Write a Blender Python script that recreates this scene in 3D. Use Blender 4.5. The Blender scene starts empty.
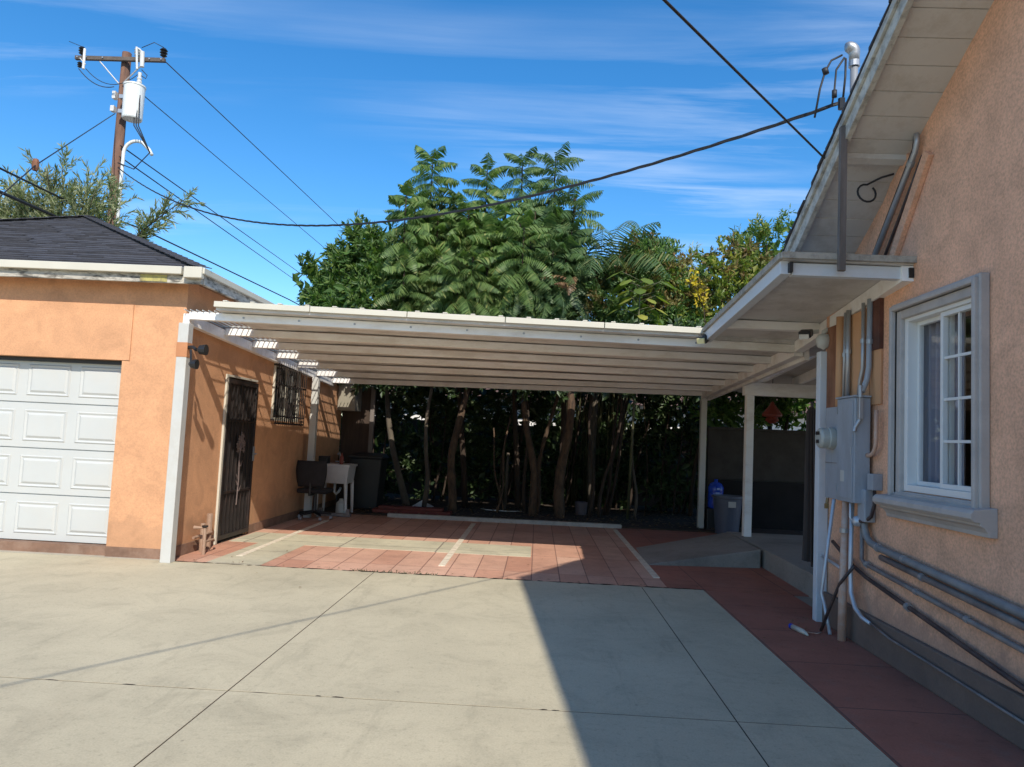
import bpy, math, random
from mathutils import Vector, Matrix
R = math.radians
scene = bpy.context.scene
COL = scene.collection
rnd = random.Random(7)

# ------------------------------------------------------------------ helpers
def V(*a): return Vector(a)

class MB:
    def __init__(s): s.v = []; s.f = []
    def add(s, vs, fs):
        n = len(s.v); s.v += [tuple(p) for p in vs]; s.f += [tuple(i+n for i in f) for f in fs]; return s
    def box(s, x0, x1, y0, y1, z0, z1):
        return s.add([(x0,y0,z0),(x1,y0,z0),(x1,y1,z0),(x0,y1,z0),(x0,y0,z1),(x1,y0,z1),(x1,y1,z1),(x0,y1,z1)],
                     [(0,3,2,1),(4,5,6,7),(0,1,5,4),(1,2,6,5),(2,3,7,6),(3,0,4,7)])
    def beam(s, p0, p1, w, h, up=(0,0,1), ends=None):
        p0 = Vector(p0); p1 = Vector(p1); d = (p1-p0).normalized(); up = Vector(up)
        sd = d.cross(up)
        if sd.length < 1e-4: sd = d.cross(Vector((0,1,0)))
        sd.normalize(); u = sd.cross(d).normalized()
        a = sd*w/2; b = u*h/2
        vs = [p0-a-b, p0+a-b, p0+a+b, p0-a+b, p1-a-b, p1+a-b, p1+a+b, p1-a+b]
        return s.add(vs, [(0,1,2,3),(7,6,5,4),(0,4,5,1),(1,5,6,2),(2,6,7,3),(3,7,4,0)])
    def tube(s, pts, r, n=10, caps=True):
        pts = [Vector(p) for p in pts]; m = len(pts); rs = r if isinstance(r, (list,tuple)) else [r]*m
        prev = None; vs = []
        for i, p in enumerate(pts):
            d = (pts[min(i+1,m-1)] - pts[max(i-1,0)]).normalized()
            if prev is None:
                a = d.cross(V(0,0,1))
                if a.length < .05: a = d.cross(V(0,1,0))
                a.normalize()
            else:
                a = prev - d*prev.dot(d)
                if a.length < 1e-4: a = d.cross(V(0,0,1))
                a.normalize()
            prev = a; b = d.cross(a)
            for k in range(n):
                t = 2*math.pi*k/n; vs.append(p + (a*math.cos(t)+b*math.sin(t))*rs[i])
        fs = []
        for i in range(m-1):
            for k in range(n):
                k2 = (k+1) % n; fs.append((i*n+k, i*n+k2, (i+1)*n+k2, (i+1)*n+k))
        if caps: fs.append(tuple(range(n-1,-1,-1))); fs.append(tuple((m-1)*n+k for k in range(n)))
        return s.add(vs, fs)
    def lathe(s, prof, c=(0,0,0), n=24, axis='z'):
        vs = []; fs = []; m = len(prof)
        for (r, h) in prof:
            for k in range(n):
                t = 2*math.pi*k/n; x, y = r*math.cos(t), r*math.sin(t)
                if axis == 'z': q = (x, y, h)
                elif axis == 'x': q = (h, x, y)
                else: q = (x, h, y)
                vs.append((c[0]+q[0], c[1]+q[1], c[2]+q[2]))
        for i in range(m-1):
            for k in range(n):
                k2 = (k+1) % n; fs.append((i*n+k, i*n+k2, (i+1)*n+k2, (i+1)*n+k))
        fs.append(tuple(range(n-1,-1,-1))); fs.append(tuple((m-1)*n+k for k in range(n)))
        return s.add(vs, fs)
    def prism(s, poly, axis, a0, a1):
        """poly of 2d points extruded on axis ('x': (y,z), 'y': (x,z), 'z': (x,y))"""
        def q(p, a):
            return {'x': (a,p[0],p[1]), 'y': (p[0],a,p[1]), 'z': (p[0],p[1],a)}[axis]
        n = len(poly); vs = [q(p,a0) for p in poly]+[q(p,a1) for p in poly]
        fs = [tuple(range(n)), tuple(range(2*n-1,n-1,-1))]
        for i in range(n): j=(i+1)%n; fs.append((i,i+n,j+n,j))
        return s.add(vs, fs)
    def quad(s, a, b, c, d): return s.add([a,b,c,d], [(0,1,2,3)])
    def build(s, name, m, parent=None, smooth=False, bevel=0, fix=True):
        me = bpy.data.meshes.new(name); me.from_pydata(s.v, [], s.f); me.update()
        if fix:
            import bmesh
            b = bmesh.new(); b.from_mesh(me); bmesh.ops.recalc_face_normals(b, faces=b.faces); b.to_mesh(me); b.free()
        if smooth:
            for p in me.polygons: p.use_smooth = True
        me.materials.append(m)
        o = bpy.data.objects.new(name, me); COL.objects.link(o)
        if parent is not None:
            o.parent = parent; root = parent
            off = Vector(root.location)
            while root.parent: root = root.parent; off += Vector(root.location)
            # geometry is written in world coordinates; move it to the parent's frame
            me.transform(Matrix.Translation(-off))
        else:
            # origin to base centre
            xs = [c for c in s.v]; n = len(xs)
            c = Vector((sum(p[0] for p in xs)/n, sum(p[1] for p in xs)/n, min(p[2] for p in xs)))
            me.transform(Matrix.Translation(-c)); o.location = c
        if bevel:
            bm = o.modifiers.new('bevel','BEVEL'); bm.width = bevel; bm.segments = 2; bm.limit_method = 'ANGLE'; bm.angle_limit = R(40)
        if smooth:
            try:
                sm = me.attributes
                for e in me.edges: pass
            except Exception: pass
        return o

def tag(o, label=None, cat=None, group=None, kind=None):
    if label: o['label'] = label
    if cat: o['category'] = cat
    if group: o['group'] = group
    if kind: o['kind'] = kind
    return o
def struct(o): o['kind'] = 'structure'; return o
def thing(name, label, cat, loc=(0,0,0), group=None):
    o = bpy.data.objects.new(name, None); COL.objects.link(o); o.location = loc; o.empty_display_size = .1
    return tag(o, label, cat, group)
def copy_tree(o, parent=None):
    c = o.copy(); COL.objects.link(c)
    if parent: c.parent = parent
    for ch in list(o.children): copy_tree(ch, c)
    return c
def arc(c, r, a0, a1, ax, ay, n=8):
    c = Vector(c); ax = Vector(ax); ay = Vector(ay)
    return [c + ax*r*math.cos(R(a0+(a1-a0)*i/n)) + ay*r*math.sin(R(a0+(a1-a0)*i/n)) for i in range(n+1)]
def catenary(p0, p1, sag, n=40):
    p0 = Vector(p0); p1 = Vector(p1); out = []
    for i in range(n+1):
        t = i/n; p = p0.lerp(p1, t); p.z -= sag*4*t*(1-t); out.append(p)
    return out

# ------------------------------------------------------------------ materials
def newmat(name):
    m = bpy.data.materials.new(name); m.use_nodes = True
    nt = m.node_tree; b = nt.nodes['Principled BSDF']; return m, nt, b
def N(nt, t, **k):
    n = nt.nodes.new(t)
    for a, v in k.items(): setattr(n, a, v)
    return n
def noise(nt, scale, detail=6, rough=.6, vec=None, dist=0):
    n = N(nt, 'ShaderNodeTexNoise'); n.inputs['Scale'].default_value = scale; n.inputs['Detail'].default_value = detail
    n.inputs['Roughness'].default_value = rough; n.inputs['Distortion'].default_value = dist
    if vec is not None: nt.links.new(vec, n.inputs['Vector'])
    return n
def ramp(nt, fac, stops):
    r = N(nt, 'ShaderNodeValToRGB'); nt.links.new(fac, r.inputs[0]); e = r.color_ramp.elements
    while len(e) > 1: e.remove(e[-1])
    for i, (p, c) in enumerate(stops):
        el = e[0] if i == 0 else e.new(p)
        el.position = p; c = (c,c,c) if isinstance(c, (int,float)) else c; el.color = (*c[:3], 1)
    return r
def mixc(nt, fac, a, b, mode='MIX'):
    m = N(nt, 'ShaderNodeMix', data_type='RGBA', blend_type=mode)
    for sock, v in ((0, fac), (6, a), (7, b)):
        if isinstance(v, bpy.types.NodeSocket): nt.links.new(v, m.inputs[sock])
        elif isinstance(v, (int,float)): m.inputs[sock].default_value = v if sock == 0 else (v,v,v,1)
        else: m.inputs[sock].default_value = (*v, 1)
    return m.outputs[2]
def bump(nt, b, h, strength=.3, dist=.01, prev=None):
    bp = N(nt, 'ShaderNodeBump'); bp.inputs['Strength'].default_value = strength; bp.inputs['Distance'].default_value = dist
    nt.links.new(h, bp.inputs['Height'])
    if prev is not None: nt.links.new(prev, bp.inputs['Normal'])
    nt.links.new(bp.outputs[0], b.inputs['Normal']); return bp.outputs[0]
def wpos(nt, scale=(1,1,1)):
    g = N(nt, 'ShaderNodeNewGeometry'); m = N(nt, 'ShaderNodeMapping'); m.inputs['Scale'].default_value = scale
    nt.links.new(g.outputs['Position'], m.inputs['Vector']); return m.outputs[0]
def paint(name, c, rough=.55, var=.12, scale=2.5, bmp=.15, bscale=60, dirt=None, dirt_amt=.35, metallic=0, dscale=3.0, stretch=(1,1,1)):
    m, nt, b = newmat(name); v = wpos(nt, stretch)
    n1 = noise(nt, scale, 7, .62, v)
    r = ramp(nt, n1.outputs[0], [(.3, tuple(x*(1-var) for x in c)), (.7, tuple(min(1,x*(1+var)) for x in c))])
    out = r.outputs[0]
    if dirt:
        n2 = noise(nt, dscale, 10, .72, v); r2 = ramp(nt, n2.outputs[0], [(.47, 0.), (.62, dirt_amt)])
        out = mixc(nt, r2.outputs[0], out, dirt)
    nt.links.new(out, b.inputs['Base Color'])
    b.inputs['Roughness'].default_value = rough; b.inputs['Metallic'].default_value = metallic
    n3 = noise(nt, bscale, 4, .6, wpos(nt)); bump(nt, b, n3.outputs[0], bmp, .004)
    return m

M = {}
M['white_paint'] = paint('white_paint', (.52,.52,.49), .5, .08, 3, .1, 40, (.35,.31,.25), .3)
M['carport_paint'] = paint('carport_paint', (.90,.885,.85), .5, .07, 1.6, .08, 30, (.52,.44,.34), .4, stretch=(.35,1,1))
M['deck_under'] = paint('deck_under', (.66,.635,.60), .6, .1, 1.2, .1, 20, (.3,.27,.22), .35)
M['bluewhite'] = paint('bluewhite_paint', (.66,.70,.74), .45, .06, 3, .1, 40, (.4,.4,.38), .25)
M['gutter_white'] = paint('gutter_white', (.56,.53,.44), .4, .04, 3, .05)
M['old_fascia'] = paint('old_fascia', (.46,.43,.37), .8, .3, 5, .5, 30, (.07,.065,.055), .95, dscale=6, stretch=(.8,.8,3))
M['rake_wood'] = paint('rake_wood', (.50,.49,.44), .75, .2, 6, .5, 60, (.20,.19,.17), .75, dscale=9, stretch=(1,1,1))
M['soffit_paint'] = paint('soffit_paint', (.58,.56,.52), .7, .08, 2, .15, 40, (.33,.28,.22), .4, dscale=4)
M['grey_wood'] = paint('grey_wood', (.17,.145,.13), .85, .25, 10, .4, 80, (.08,.07,.06), .6, stretch=(1,1,.15))
M['brown_wood'] = paint('brown_wood', (.20,.075,.035), .75, .35, 8, .3, 60, (.36,.20,.12), .5, stretch=(1,1,.4))
M['pole_wood'] = paint('pole_wood', (.15,.078,.05), .85, .35, 5, .6, 40, (.07,.04,.03), .7, stretch=(3,3,.3))
M['dark_wood'] = paint('dark_wood', (.05,.032,.022), .85, .3, 6, .4, 40, stretch=(3,3,.4))
M['crossarm'] = paint('crossarm_wood', (.10,.08,.068), .85, .3, 6, .4, 40)
M['galv'] = paint('galvanised', (.42,.44,.46), .42, .12, 12, .08, 80, (.30,.27,.23), .35, metallic=.55)
M['grey_metal'] = paint('grey_box_paint', (.34,.37,.41), .5, .10, 5, .15, 60, (.22,.23,.24), .5, dscale=5, stretch=(1,1,.35))
M['grey_trim'] = paint('grey_window_trim', (.46,.42,.39), .6, .07, 4, .15, 60, (.24,.23,.23), .35)
M['conduit_paint'] = paint('painted_conduit', (.19,.16,.15), .5, .15, 6, .1, 60, (.35,.33,.3), .4)
M['conduit_grey'] = paint('conduit_grey', (.20,.205,.21), .5, .15, 6, .1, 60, (.33,.32,.3), .4)
M['black_pipe'] = paint('black_pipe', (.045,.03,.03), .5, .3, 6, .1, 60, (.15,.1,.08), .5)
M['black'] = paint('black_plastic', (.015,.015,.016), .45, .2, 8, .1)
M['rubber'] = paint('cable_rubber', (.02,.02,.022), .6, .2, 8, .1)
M['iron'] = paint('black_iron', (.018,.014,.013), .45, .3, 8, .15, 50, (.07,.04,.03), .4)
M['porcelain'] = paint('porcelain', (.6,.6,.58), .25, .1, 8, .05)
M['transformer'] = paint('transformer_paint', (.72,.74,.72), .35, .06, 3, .05, 30, (.4,.38,.33), .25)
M['vinyl'] = paint('white_vinyl', (.74,.74,.72), .35, .04, 4, .05)
M['blue_vinyl'] = paint('pale_vinyl', (.76,.75,.72), .35, .04, 4, .05)
M['sink_white'] = paint('tub_plastic', (.62,.62,.62), .35, .06, 4, .05, 30, (.35,.33,.3), .3)
M['bin_grey'] = paint('bin_grey', (.085,.10,.14), .5, .1, 4, .1)
M['bin_dark'] = paint('bin_dark', (.010,.013,.014), .5, .15, 4, .1)
M['blue'] = paint('blue_plastic', (.015,.06,.42), .25, .15, 4, .05)
M['red'] = paint('red_paint', (.20,.035,.02), .45, .2, 6, .1)
M['redwood'] = paint('red_boards', (.13,.025,.018), .7, .25, 5, .2)
M['stripe'] = paint('stripe_paint', (.74,.66,.52), .6, .12, 9, .1, 60, (.42,.3,.22), .5, dscale=12)
M['curb'] = paint('curb_paint', (.42,.40,.36), .75, .12, 5, .3, 40, (.25,.23,.2), .5, dscale=6)
M['soil'] = paint('soil', (.045,.03,.02), .95, .4, 8, .8, 20)
M['fabric_black'] = paint('chair_fabric', (.02,.018,.02), .9, .2, 10, .2)
M['yellow'] = paint('yellow_tape', (.42,.37,.12), .7, .2, 9, .1, 40, (.2,.17,.1), .8, dscale=14)
M['brown_fabric'] = paint('brown_canvas', (.075,.058,.05), .9, .2, 6, .3, 40, stretch=(4,4,.3))
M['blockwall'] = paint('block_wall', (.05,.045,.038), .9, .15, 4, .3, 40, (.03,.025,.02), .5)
M['neigh'] = paint('neighbour_stucco', (.75,.72,.68), .8, .08, 3, .1)
M['bark'] = paint('bark', (.045,.028,.018), .9, .35, 6, .7, 30, (.02,.016,.012), .5, stretch=(2,2,.5))
M['palebark'] = paint('pale_bark', (.10,.082,.06), .9, .35, 5, .7, 30, (.08,.06,.05), .7, stretch=(2,2,.6))
M['bark2'] = paint('brown_bark', (.095,.058,.034), .9, .45, 7, 1.0, 22, (.03,.02,.015), .8, dscale=9, stretch=(2,2,.6))
M['bamboo'] = paint('bamboo_stem', (.10,.10,.05), .5, .25, 4, .1)
M['tangpipe'] = paint('tan_painted_pipe', (.55,.34,.24), .55, .12, 5, .2, 60, (.5,.48,.45), .5, dscale=10)
M['silver'] = paint('silver_pipe', (.50,.53,.57), .38, .1, 8, .05, 60, (.4,.38,.35), .3, metallic=.35)
M['yellowlens'] = paint('yellow_lens', (.75,.68,.35), .2, .1, 8, .05)

def stucco(name, c, var=.07, grain=1.0, stain=(.33,.22,.15), samt=.3):
    m, nt, b = newmat(name); v = wpos(nt)
    n1 = noise(nt, 1.3, 8, .6, v); r = ramp(nt, n1.outputs[0], [(.3, tuple(x*(1-var) for x in c)), (.7, tuple(x*(1+var) for x in c))])
    ng = noise(nt, 55, 4, .7, v); rg = ramp(nt, ng.outputs[0], [(.35, .72), (.6, 1.08)])
    col = mixc(nt, .8*grain, r.outputs[0], rg.outputs[0], 'MULTIPLY')
    n2 = noise(nt, 1.8, 10, .75, wpos(nt, (1,1,.5))); r2 = ramp(nt, n2.outputs[0], [(.52, 0.), (.72, samt)])
    col = mixc(nt, r2.outputs[0], col, stain)
    # splash-back dirt just above the ground, with an uneven edge
    g = N(nt,'ShaderNodeNewGeometry'); sp = N(nt,'ShaderNodeSeparateXYZ'); nt.links.new(g.outputs['Position'], sp.inputs[0])
    n4 = noise(nt, 5, 6, .7, v)
    ma = N(nt,'ShaderNodeMath', operation='MULTIPLY_ADD'); nt.links.new(n4.outputs[0], ma.inputs[0]); ma.inputs[1].default_value = -.7; nt.links.new(sp.outputs[2], ma.inputs[2])
    r4 = ramp(nt, ma.outputs[0], [(0., .55), (.12, 0.)])
    col = mixc(nt, r4.outputs[0], col, stain)
    nt.links.new(col, b.inputs['Base Color']); b.inputs['Roughness'].default_value = .9
    nt3 = noise(nt, 3.2, 5, .55, v, 1.2); r7 = ramp(nt, nt3.outputs[0], [(.35,.90),(.5,1.),(.65,1.07)])
    col = mixc(nt, 1., col, r7.outputs[0], 'MULTIPLY'); nt.links.new(col, b.inputs['Base Color'])
    nb = noise(nt, 70, 5, .7, v); nb2 = noise(nt, 14, 4, .5, v)
    p = bump(nt, b, nb2.outputs[0], .25*grain, .012); bump(nt, b, nb.outputs[0], .7*grain, .006, p)
    return m
M['garage_stucco'] = stucco('garage_stucco', (.60,.315,.165), grain=.55, stain=(.40,.22,.12), samt=.25)
M['house_stucco'] = stucco('house_stucco', (.80,.45,.285), grain=1.0, stain=(.42,.25,.18), samt=.35)
M['footing'] = stucco('footing_concrete', (.27,.175,.125), .2, .6, (.10,.08,.07), .5)
M['tan_board'] = paint('tan_board', (.60,.33,.17), .7, .1, 3, .2, 40, (.40,.2,.1), .4, stretch=(3,3,.3))
M['door_white'] = paint('garage_door_white', (.50,.51,.49), .4, .03, 2, .05, 60, (.55,.5,.42), .12)

def concrete(name, c, dark=.86, scale=1.0, tint=(.30,.25,.17)):
    m, nt, b = newmat(name); v = wpos(nt)
    n1 = noise(nt, .55*scale, 8, .62, v, .4); r = ramp(nt, n1.outputs[0], [(.3, tuple(x*dark for x in c)), (.52, c), (.75, tuple(x*1.13 for x in c))])
    n2 = noise(nt, 2.3*scale, 9, .75, v, .8); r2 = ramp(nt, n2.outputs[0], [(.3, .80), (.5, 1.), (.7, 1.05)])
    col = mixc(nt, .9, r.outputs[0], r2.outputs[0], 'MULTIPLY')
    n3 = noise(nt, 90, 3, .7, v); r3 = ramp(nt, n3.outputs[0], [(.3,.82),(.6,1.05)])
    col = mixc(nt, .7, col, r3.outputs[0], 'MULTIPLY')
    n4 = noise(nt, .9, 9, .7, wpos(nt,(1,.5,1))); r4 = ramp(nt, n4.outputs[0], [(.56,0.),(.70,.25)])
    col = mixc(nt, r4.outputs[0], col, tint)
    # faint tyre scuffs running up the drive, and small dark spots
    n6 = noise(nt, 5.5, 6, .7, wpos(nt,(1.0,.16,1))); r6 = ramp(nt, n6.outputs[0], [(.57,0.),(.66,.22)])
    col = mixc(nt, r6.outputs[0], col, tuple(x*.45 for x in c))
    vo = N(nt,'ShaderNodeTexVoronoi'); vo.inputs['Scale'].default_value = 2.1; nt.links.new(v, vo.inputs['Vector'])
    r5 = ramp(nt, vo.outputs['Distance'], [(.012,.5),(.024,0.)])
    col = mixc(nt, r5.outputs[0], col, (.10,.09,.07))
    n8 = noise(nt, 26, 5, .75, v); r8 = ramp(nt, n8.outputs[0], [(.34,.80),(.46,1.),(.62,1.),(.72,1.10)]); col = mixc(nt, .8, col, r8.outputs[0], 'MULTIPLY')
    n9 = noise(nt, 1.7, 3, .5, v); r9 = ramp(nt, n9.outputs[0], [(.70,0.),(.76,.35)]); col = mixc(nt, r9.outputs[0], col, tuple(x*.6 for x in c))
    nt.links.new(col, b.inputs['Base Color']); b.inputs['Roughness'].default_value = .85
    nb = noise(nt, 120, 4, .7, v); p = bump(nt, b, nb.outputs[0], .35, .004)
    bump(nt, b, n2.outputs[0], .15, .01, p)
    return m
M['concrete'] = concrete('driveway_concrete', (.51,.45,.31))
M['slab'] = concrete('patio_concrete', (.30,.27,.23), .65, 1.5, (.14,.12,.10))
M['oldconcrete'] = concrete('apron_concrete', (.44,.40,.31), .7, 1.4, (.42,.28,.12))

def tiles(name, c1, c2, mortar, w, h, off=0.0, wear=(.45,.3,.24), rot=0, ms=.012):
    m, nt, b = newmat(name); g = N(nt,'ShaderNodeNewGeometry'); mp = N(nt,'ShaderNodeMapping'); nt.links.new(g.outputs['Position'], mp.inputs['Vector'])
    mp.inputs['Rotation'].default_value = (0,0,rot); v = mp.outputs[0]
    br = N(nt,'ShaderNodeTexBrick', offset=off, squash=1.0); nt.links.new(v, br.inputs['Vector'])
    br.inputs['Scale'].default_value = 1; br.inputs['Brick Width'].default_value = w; br.inputs['Row Height'].default_value = h
    br.inputs['Mortar Size'].default_value = ms; br.inputs['Mortar Smooth'].default_value = .35
    br.inputs['Color1'].default_value = (*c1,1); br.inputs['Color2'].default_value = (*c2,1); br.inputs['Mortar'].default_value = (*mortar,1)
    n1 = noise(nt, 1.6, 9, .7, wpos(nt)); r1 = ramp(nt, n1.outputs[0], [(.3,.72),(.55,1.),(.75,1.15)])
    nv = noise(nt, 7, 7, .75, wpos(nt)); rv_ = ramp(nt, nv.outputs[0], [(.32,.72),(.45,1.),(.6,1.),(.72,1.14)])
    col = mixc(nt, .9, br.outputs[0], r1.outputs[0], 'MULTIPLY'); col = mixc(nt, .9, col, rv_.outputs[0], 'MULTIPLY')
    n2 = noise(nt, 3.1, 10, .75, wpos(nt)); r2 = ramp(nt, n2.outputs[0], [(.55,0.),(.70,.45)])
    col = mixc(nt, r2.outputs[0], col, wear)
    n3 = noise(nt, 80, 3, .7, wpos(nt)); r3 = ramp(nt, n3.outputs[0], [(.3,.8),(.6,1.05)]); col = mixc(nt, .7, col, r3.outputs[0], 'MULTIPLY')
    nt.links.new(col, b.inputs['Base Color']); b.inputs['Roughness'].default_value = .8
    inv = N(nt,'ShaderNodeMath', operation='SUBTRACT'); inv.inputs[0].default_value = 1; nt.links.new(br.outputs['Fac'], inv.inputs[1])
    p = bump(nt, b, inv.outputs[0], .6, .006); bump(nt, b, n3.outputs[0], .3, .004, p)
    return m
M['red_tile'] = tiles('red_tile', (.50,.25,.165), (.63,.385,.275), (.27,.14,.10), .31, 1.22, wear=(.55,.36,.25), ms=.007)
M['red_path'] = tiles('red_path_concrete', (.34,.125,.08), (.40,.155,.10), (.17,.08,.06), .92, .92, wear=(.30,.19,.15), ms=.007)
M['beige_tile'] = tiles('beige_paving', (.58,.53,.38), (.50,.46,.33), (.27,.23,.18), 1.25, .9, wear=(.37,.36,.28))

def shingle():
    m, nt, b = newmat('asphalt_shingle'); v = wpos(nt)
    n1 = noise(nt, 5, 8, .7, wpos(nt,(1,1,6))); r1 = ramp(nt, n1.outputs[0], [(.3,(.028,.028,.034)),(.7,(.085,.085,.098))])
    n2 = noise(nt, 150, 3, .7, v); r2 = ramp(nt, n2.outputs[0], [(.3,.6),(.65,1.3)])
    col = mixc(nt, .8, r1.outputs[0], r2.outputs[0], 'MULTIPLY')
    nt.links.new(col, b.inputs['Base Color']); b.inputs['Roughness'].default_value = .92
    bump(nt, b, n2.outputs[0], .6, .006); return m
M['shingle'] = shingle()

def glass(name, c=(.02,.025,.03), tr=False):
    m, nt, b = newmat(name); b.inputs['Base Color'].default_value = (*c,1); b.inputs['Roughness'].default_value = .06
    b.inputs['IOR'].default_value = 1.5
    if tr:
        out = nt.nodes['Material Output']; t = N(nt,'ShaderNodeBsdfTransparent'); t.inputs[0].default_value = (.97,.98,.98,1)
        gl = N(nt,'ShaderNodeBsdfGlossy'); gl.inputs['Roughness'].default_value = .03
        fr = N(nt,'ShaderNodeFresnel'); fr.inputs[0].default_value = 1.5
        mx = N(nt,'ShaderNodeMixShader'); gb_ = N(nt,'ShaderNodeNewGeometry'); iv = N(nt,'ShaderNodeMath', operation='SUBTRACT'); iv.inputs[0].default_value = 1; nt.links.new(gb_.outputs['Backfacing'], iv.inputs[1])
        ml = N(nt,'ShaderNodeMath', operation='MULTIPLY'); nt.links.new(fr.outputs[0], ml.inputs[0]); nt.links.new(iv.outputs[0], ml.inputs[1]); nt.links.new(ml.outputs[0], mx.inputs[0]); nt.links.new(t.outputs[0], mx.inputs[1]); nt.links.new(gl.outputs[0], mx.inputs[2])
        nt.links.new(mx.outputs[0], out.inputs[0])
    return m
M['glass'] = glass('window_glass', tr=True)
M['darkglass'] = glass('dark_glass')
def emit(name, c, s):
    m, nt, b = newmat(name); b.inputs['Emission Color'].default_value = (*c,1); b.inputs['Emission Strength'].default_value = s; return m
M['tube'] = emit('tube_glow', (.95,1,.85), 2.2)

def curtain():
    m, nt, b = newmat('patterned_curtain'); v = wpos(nt)
    vo = N(nt,'ShaderNodeTexVoronoi'); vo.inputs['Scale'].default_value = 5.5; nt.links.new(v, vo.inputs['Vector'])
    r = ramp(nt, vo.outputs['Distance'], [(.12,(.62,.60,.66)),(.20,(.26,.25,.30))])
    nt.links.new(r.outputs[0], b.inputs['Base Color']); b.inputs['Roughness'].default_value = .9; return m
M['curtain'] = curtain()

def leafmat(name, stops, trans=.35, rough=.5):
    m, nt, b = newmat(name); g = N(nt,'ShaderNodeNewGeometry'); r = ramp(nt, g.outputs['Random Per Island'], stops)
    n = noise(nt, .8, 3, .5, wpos(nt)); r2 = ramp(nt, n.outputs[0], [(.3,.75),(.7,1.2)])
    col = mixc(nt, 1., r.outputs[0], r2.outputs[0], 'MULTIPLY')
    nt.links.new(col, b.inputs['Base Color']); b.inputs['Roughness'].default_value = rough
    out = nt.nodes['Material Output']; t = N(nt,'ShaderNodeBsdfTranslucent'); nt.links.new(mixc(nt, 1., col, (1.2,1.5,.6), 'MULTIPLY'), t.inputs[0])
    mx = N(nt,'ShaderNodeMixShader'); mx.inputs[0].default_value = trans
    nt.links.new(b.outputs[0], mx.inputs[1]); nt.links.new(t.outputs[0], mx.inputs[2]); nt.links.new(mx.outputs[0], out.inputs[0])
    return m
M['fern'] = leafmat('fern_leaf', [(0,(0.075,0.131,0.037)),(.5,(0.125,0.206,0.056)),(.9,(0.188,0.263,0.081)),(1,(0.300,0.300,0.100))])
M['fern2'] = leafmat('fern_leaf_bluish', [(0,(0.060,0.114,0.046)),(.6,(0.102,0.174,0.060)),(1,(0.168,0.228,0.084))])
M['leaf_mid'] = leafmat('mid_green_leaf', [(0,(0.049,0.105,0.028)),(.6,(0.098,0.182,0.042)),(1,(0.196,0.266,0.070))])
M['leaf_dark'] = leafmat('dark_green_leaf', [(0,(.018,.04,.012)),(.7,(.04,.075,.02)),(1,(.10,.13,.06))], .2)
M['leaf_lime'] = leafmat('lime_leaf', [(0,(0.099,0.154,0.028)),(.6,(0.187,0.242,0.044)),(1,(0.352,0.330,0.066))])
M['leaf_rust'] = leafmat('rusty_leaf', [(0,(.10,.10,.03)),(.5,(.18,.12,.04)),(.8,(.22,.22,.06)),(1,(.30,.15,.06))])
M['leaf_yellow'] = leafmat('yellow_leaf', [(0,(.50,.36,.02)),(1,(.70,.55,.04))])
M['leaf_olive'] = leafmat('olive_leaf', [(0,(0.150,0.175,0.094)),(.6,(0.275,0.300,0.163)),(1,(0.475,0.475,0.300))])
M['leaf_palm'] = leafmat('palm_leaf', [(0,(0.052,0.098,0.039)),(.7,(0.104,0.169,0.065)),(1,(0.286,0.273,0.117))])
M['leaf_dry'] = leafmat('dry_leaf', [(0,(.12,.06,.03)),(.5,(.19,.11,.05)),(1,(.26,.18,.08))], .2)

# ------------------------------------------------------------------ setting: ground
g = MB().box(-250,250,-60,400,-.30,-.012).build('ground', paint('bare_ground', (.30,.27,.22), .95, .25, .6, .5, 12)); struct(g)
# concrete drive poured in slabs with real open joints
cb = MB(); gp = .0045
XS = [-13.0,-7.2,-1.69,1.17,1.82]; YS = [-22.0,.35,4.26,8.03]
for i in range(len(XS)-1):
    for j in range(len(YS)-1):
        gx = gp if i < 3 else 0
        cb.box(XS[i]+(gp if i else 0), XS[i+1]-gx, YS[j]+(.006 if j else 0), YS[j+1]-(.006 if j < 2 else 0), -.11, 0)
o = cb.build('driveway', M['concrete']); struct(o)
jb = MB().box(-13,1.8,-22,8.0,-.0115,-.0025).build('joint_filler', M['soil']); struct(jb)
ch_=MB(); rj=random.Random(41)
for i in range(16):
    x=rj.uniform(-9,1.8); L_=rj.uniform(.02,.12); w_=rj.uniform(.004,.010); y=4.26+rj.uniform(-.006,.006)
    ch_.add([(x,y-w_*.4,.0012),(x+L_*.4,y-w_,.0012),(x+L_,y-w_*.3,.0012),(x+L_*.8,y+w_*.5,.0012),(x+L_*.3,y+w_,.0012)],[(0,1,2,3,4)])
for i in range(110):
    x=rj.uniform(-4,1.8); L_=rj.uniform(.03,.2); w_=rj.uniform(.008,.03); y=8.04+rj.uniform(-.008,.008)
    ch_.add([(x,y-w_*.4,.0012),(x+L_*.4,y-w_,.0012),(x+L_,y-w_*.3,.0012),(x+L_*.8,y+w_*.5,.0012),(x+L_*.3,y+w_,.0012)],[(0,1,2,3,4)])
ch_=ch_.build('joint_crumbs',M['soil'],fix=False); struct(ch_)
o = MB().box(-13,-4.02,8.04,8.35,-.1,.001).build('garage_apron', M['oldconcrete']); struct(o)
o = MB().box(1.826,2.75,-22,8.02,-.11,-.002).build('red_path', M['red_path']); struct(o)
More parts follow.
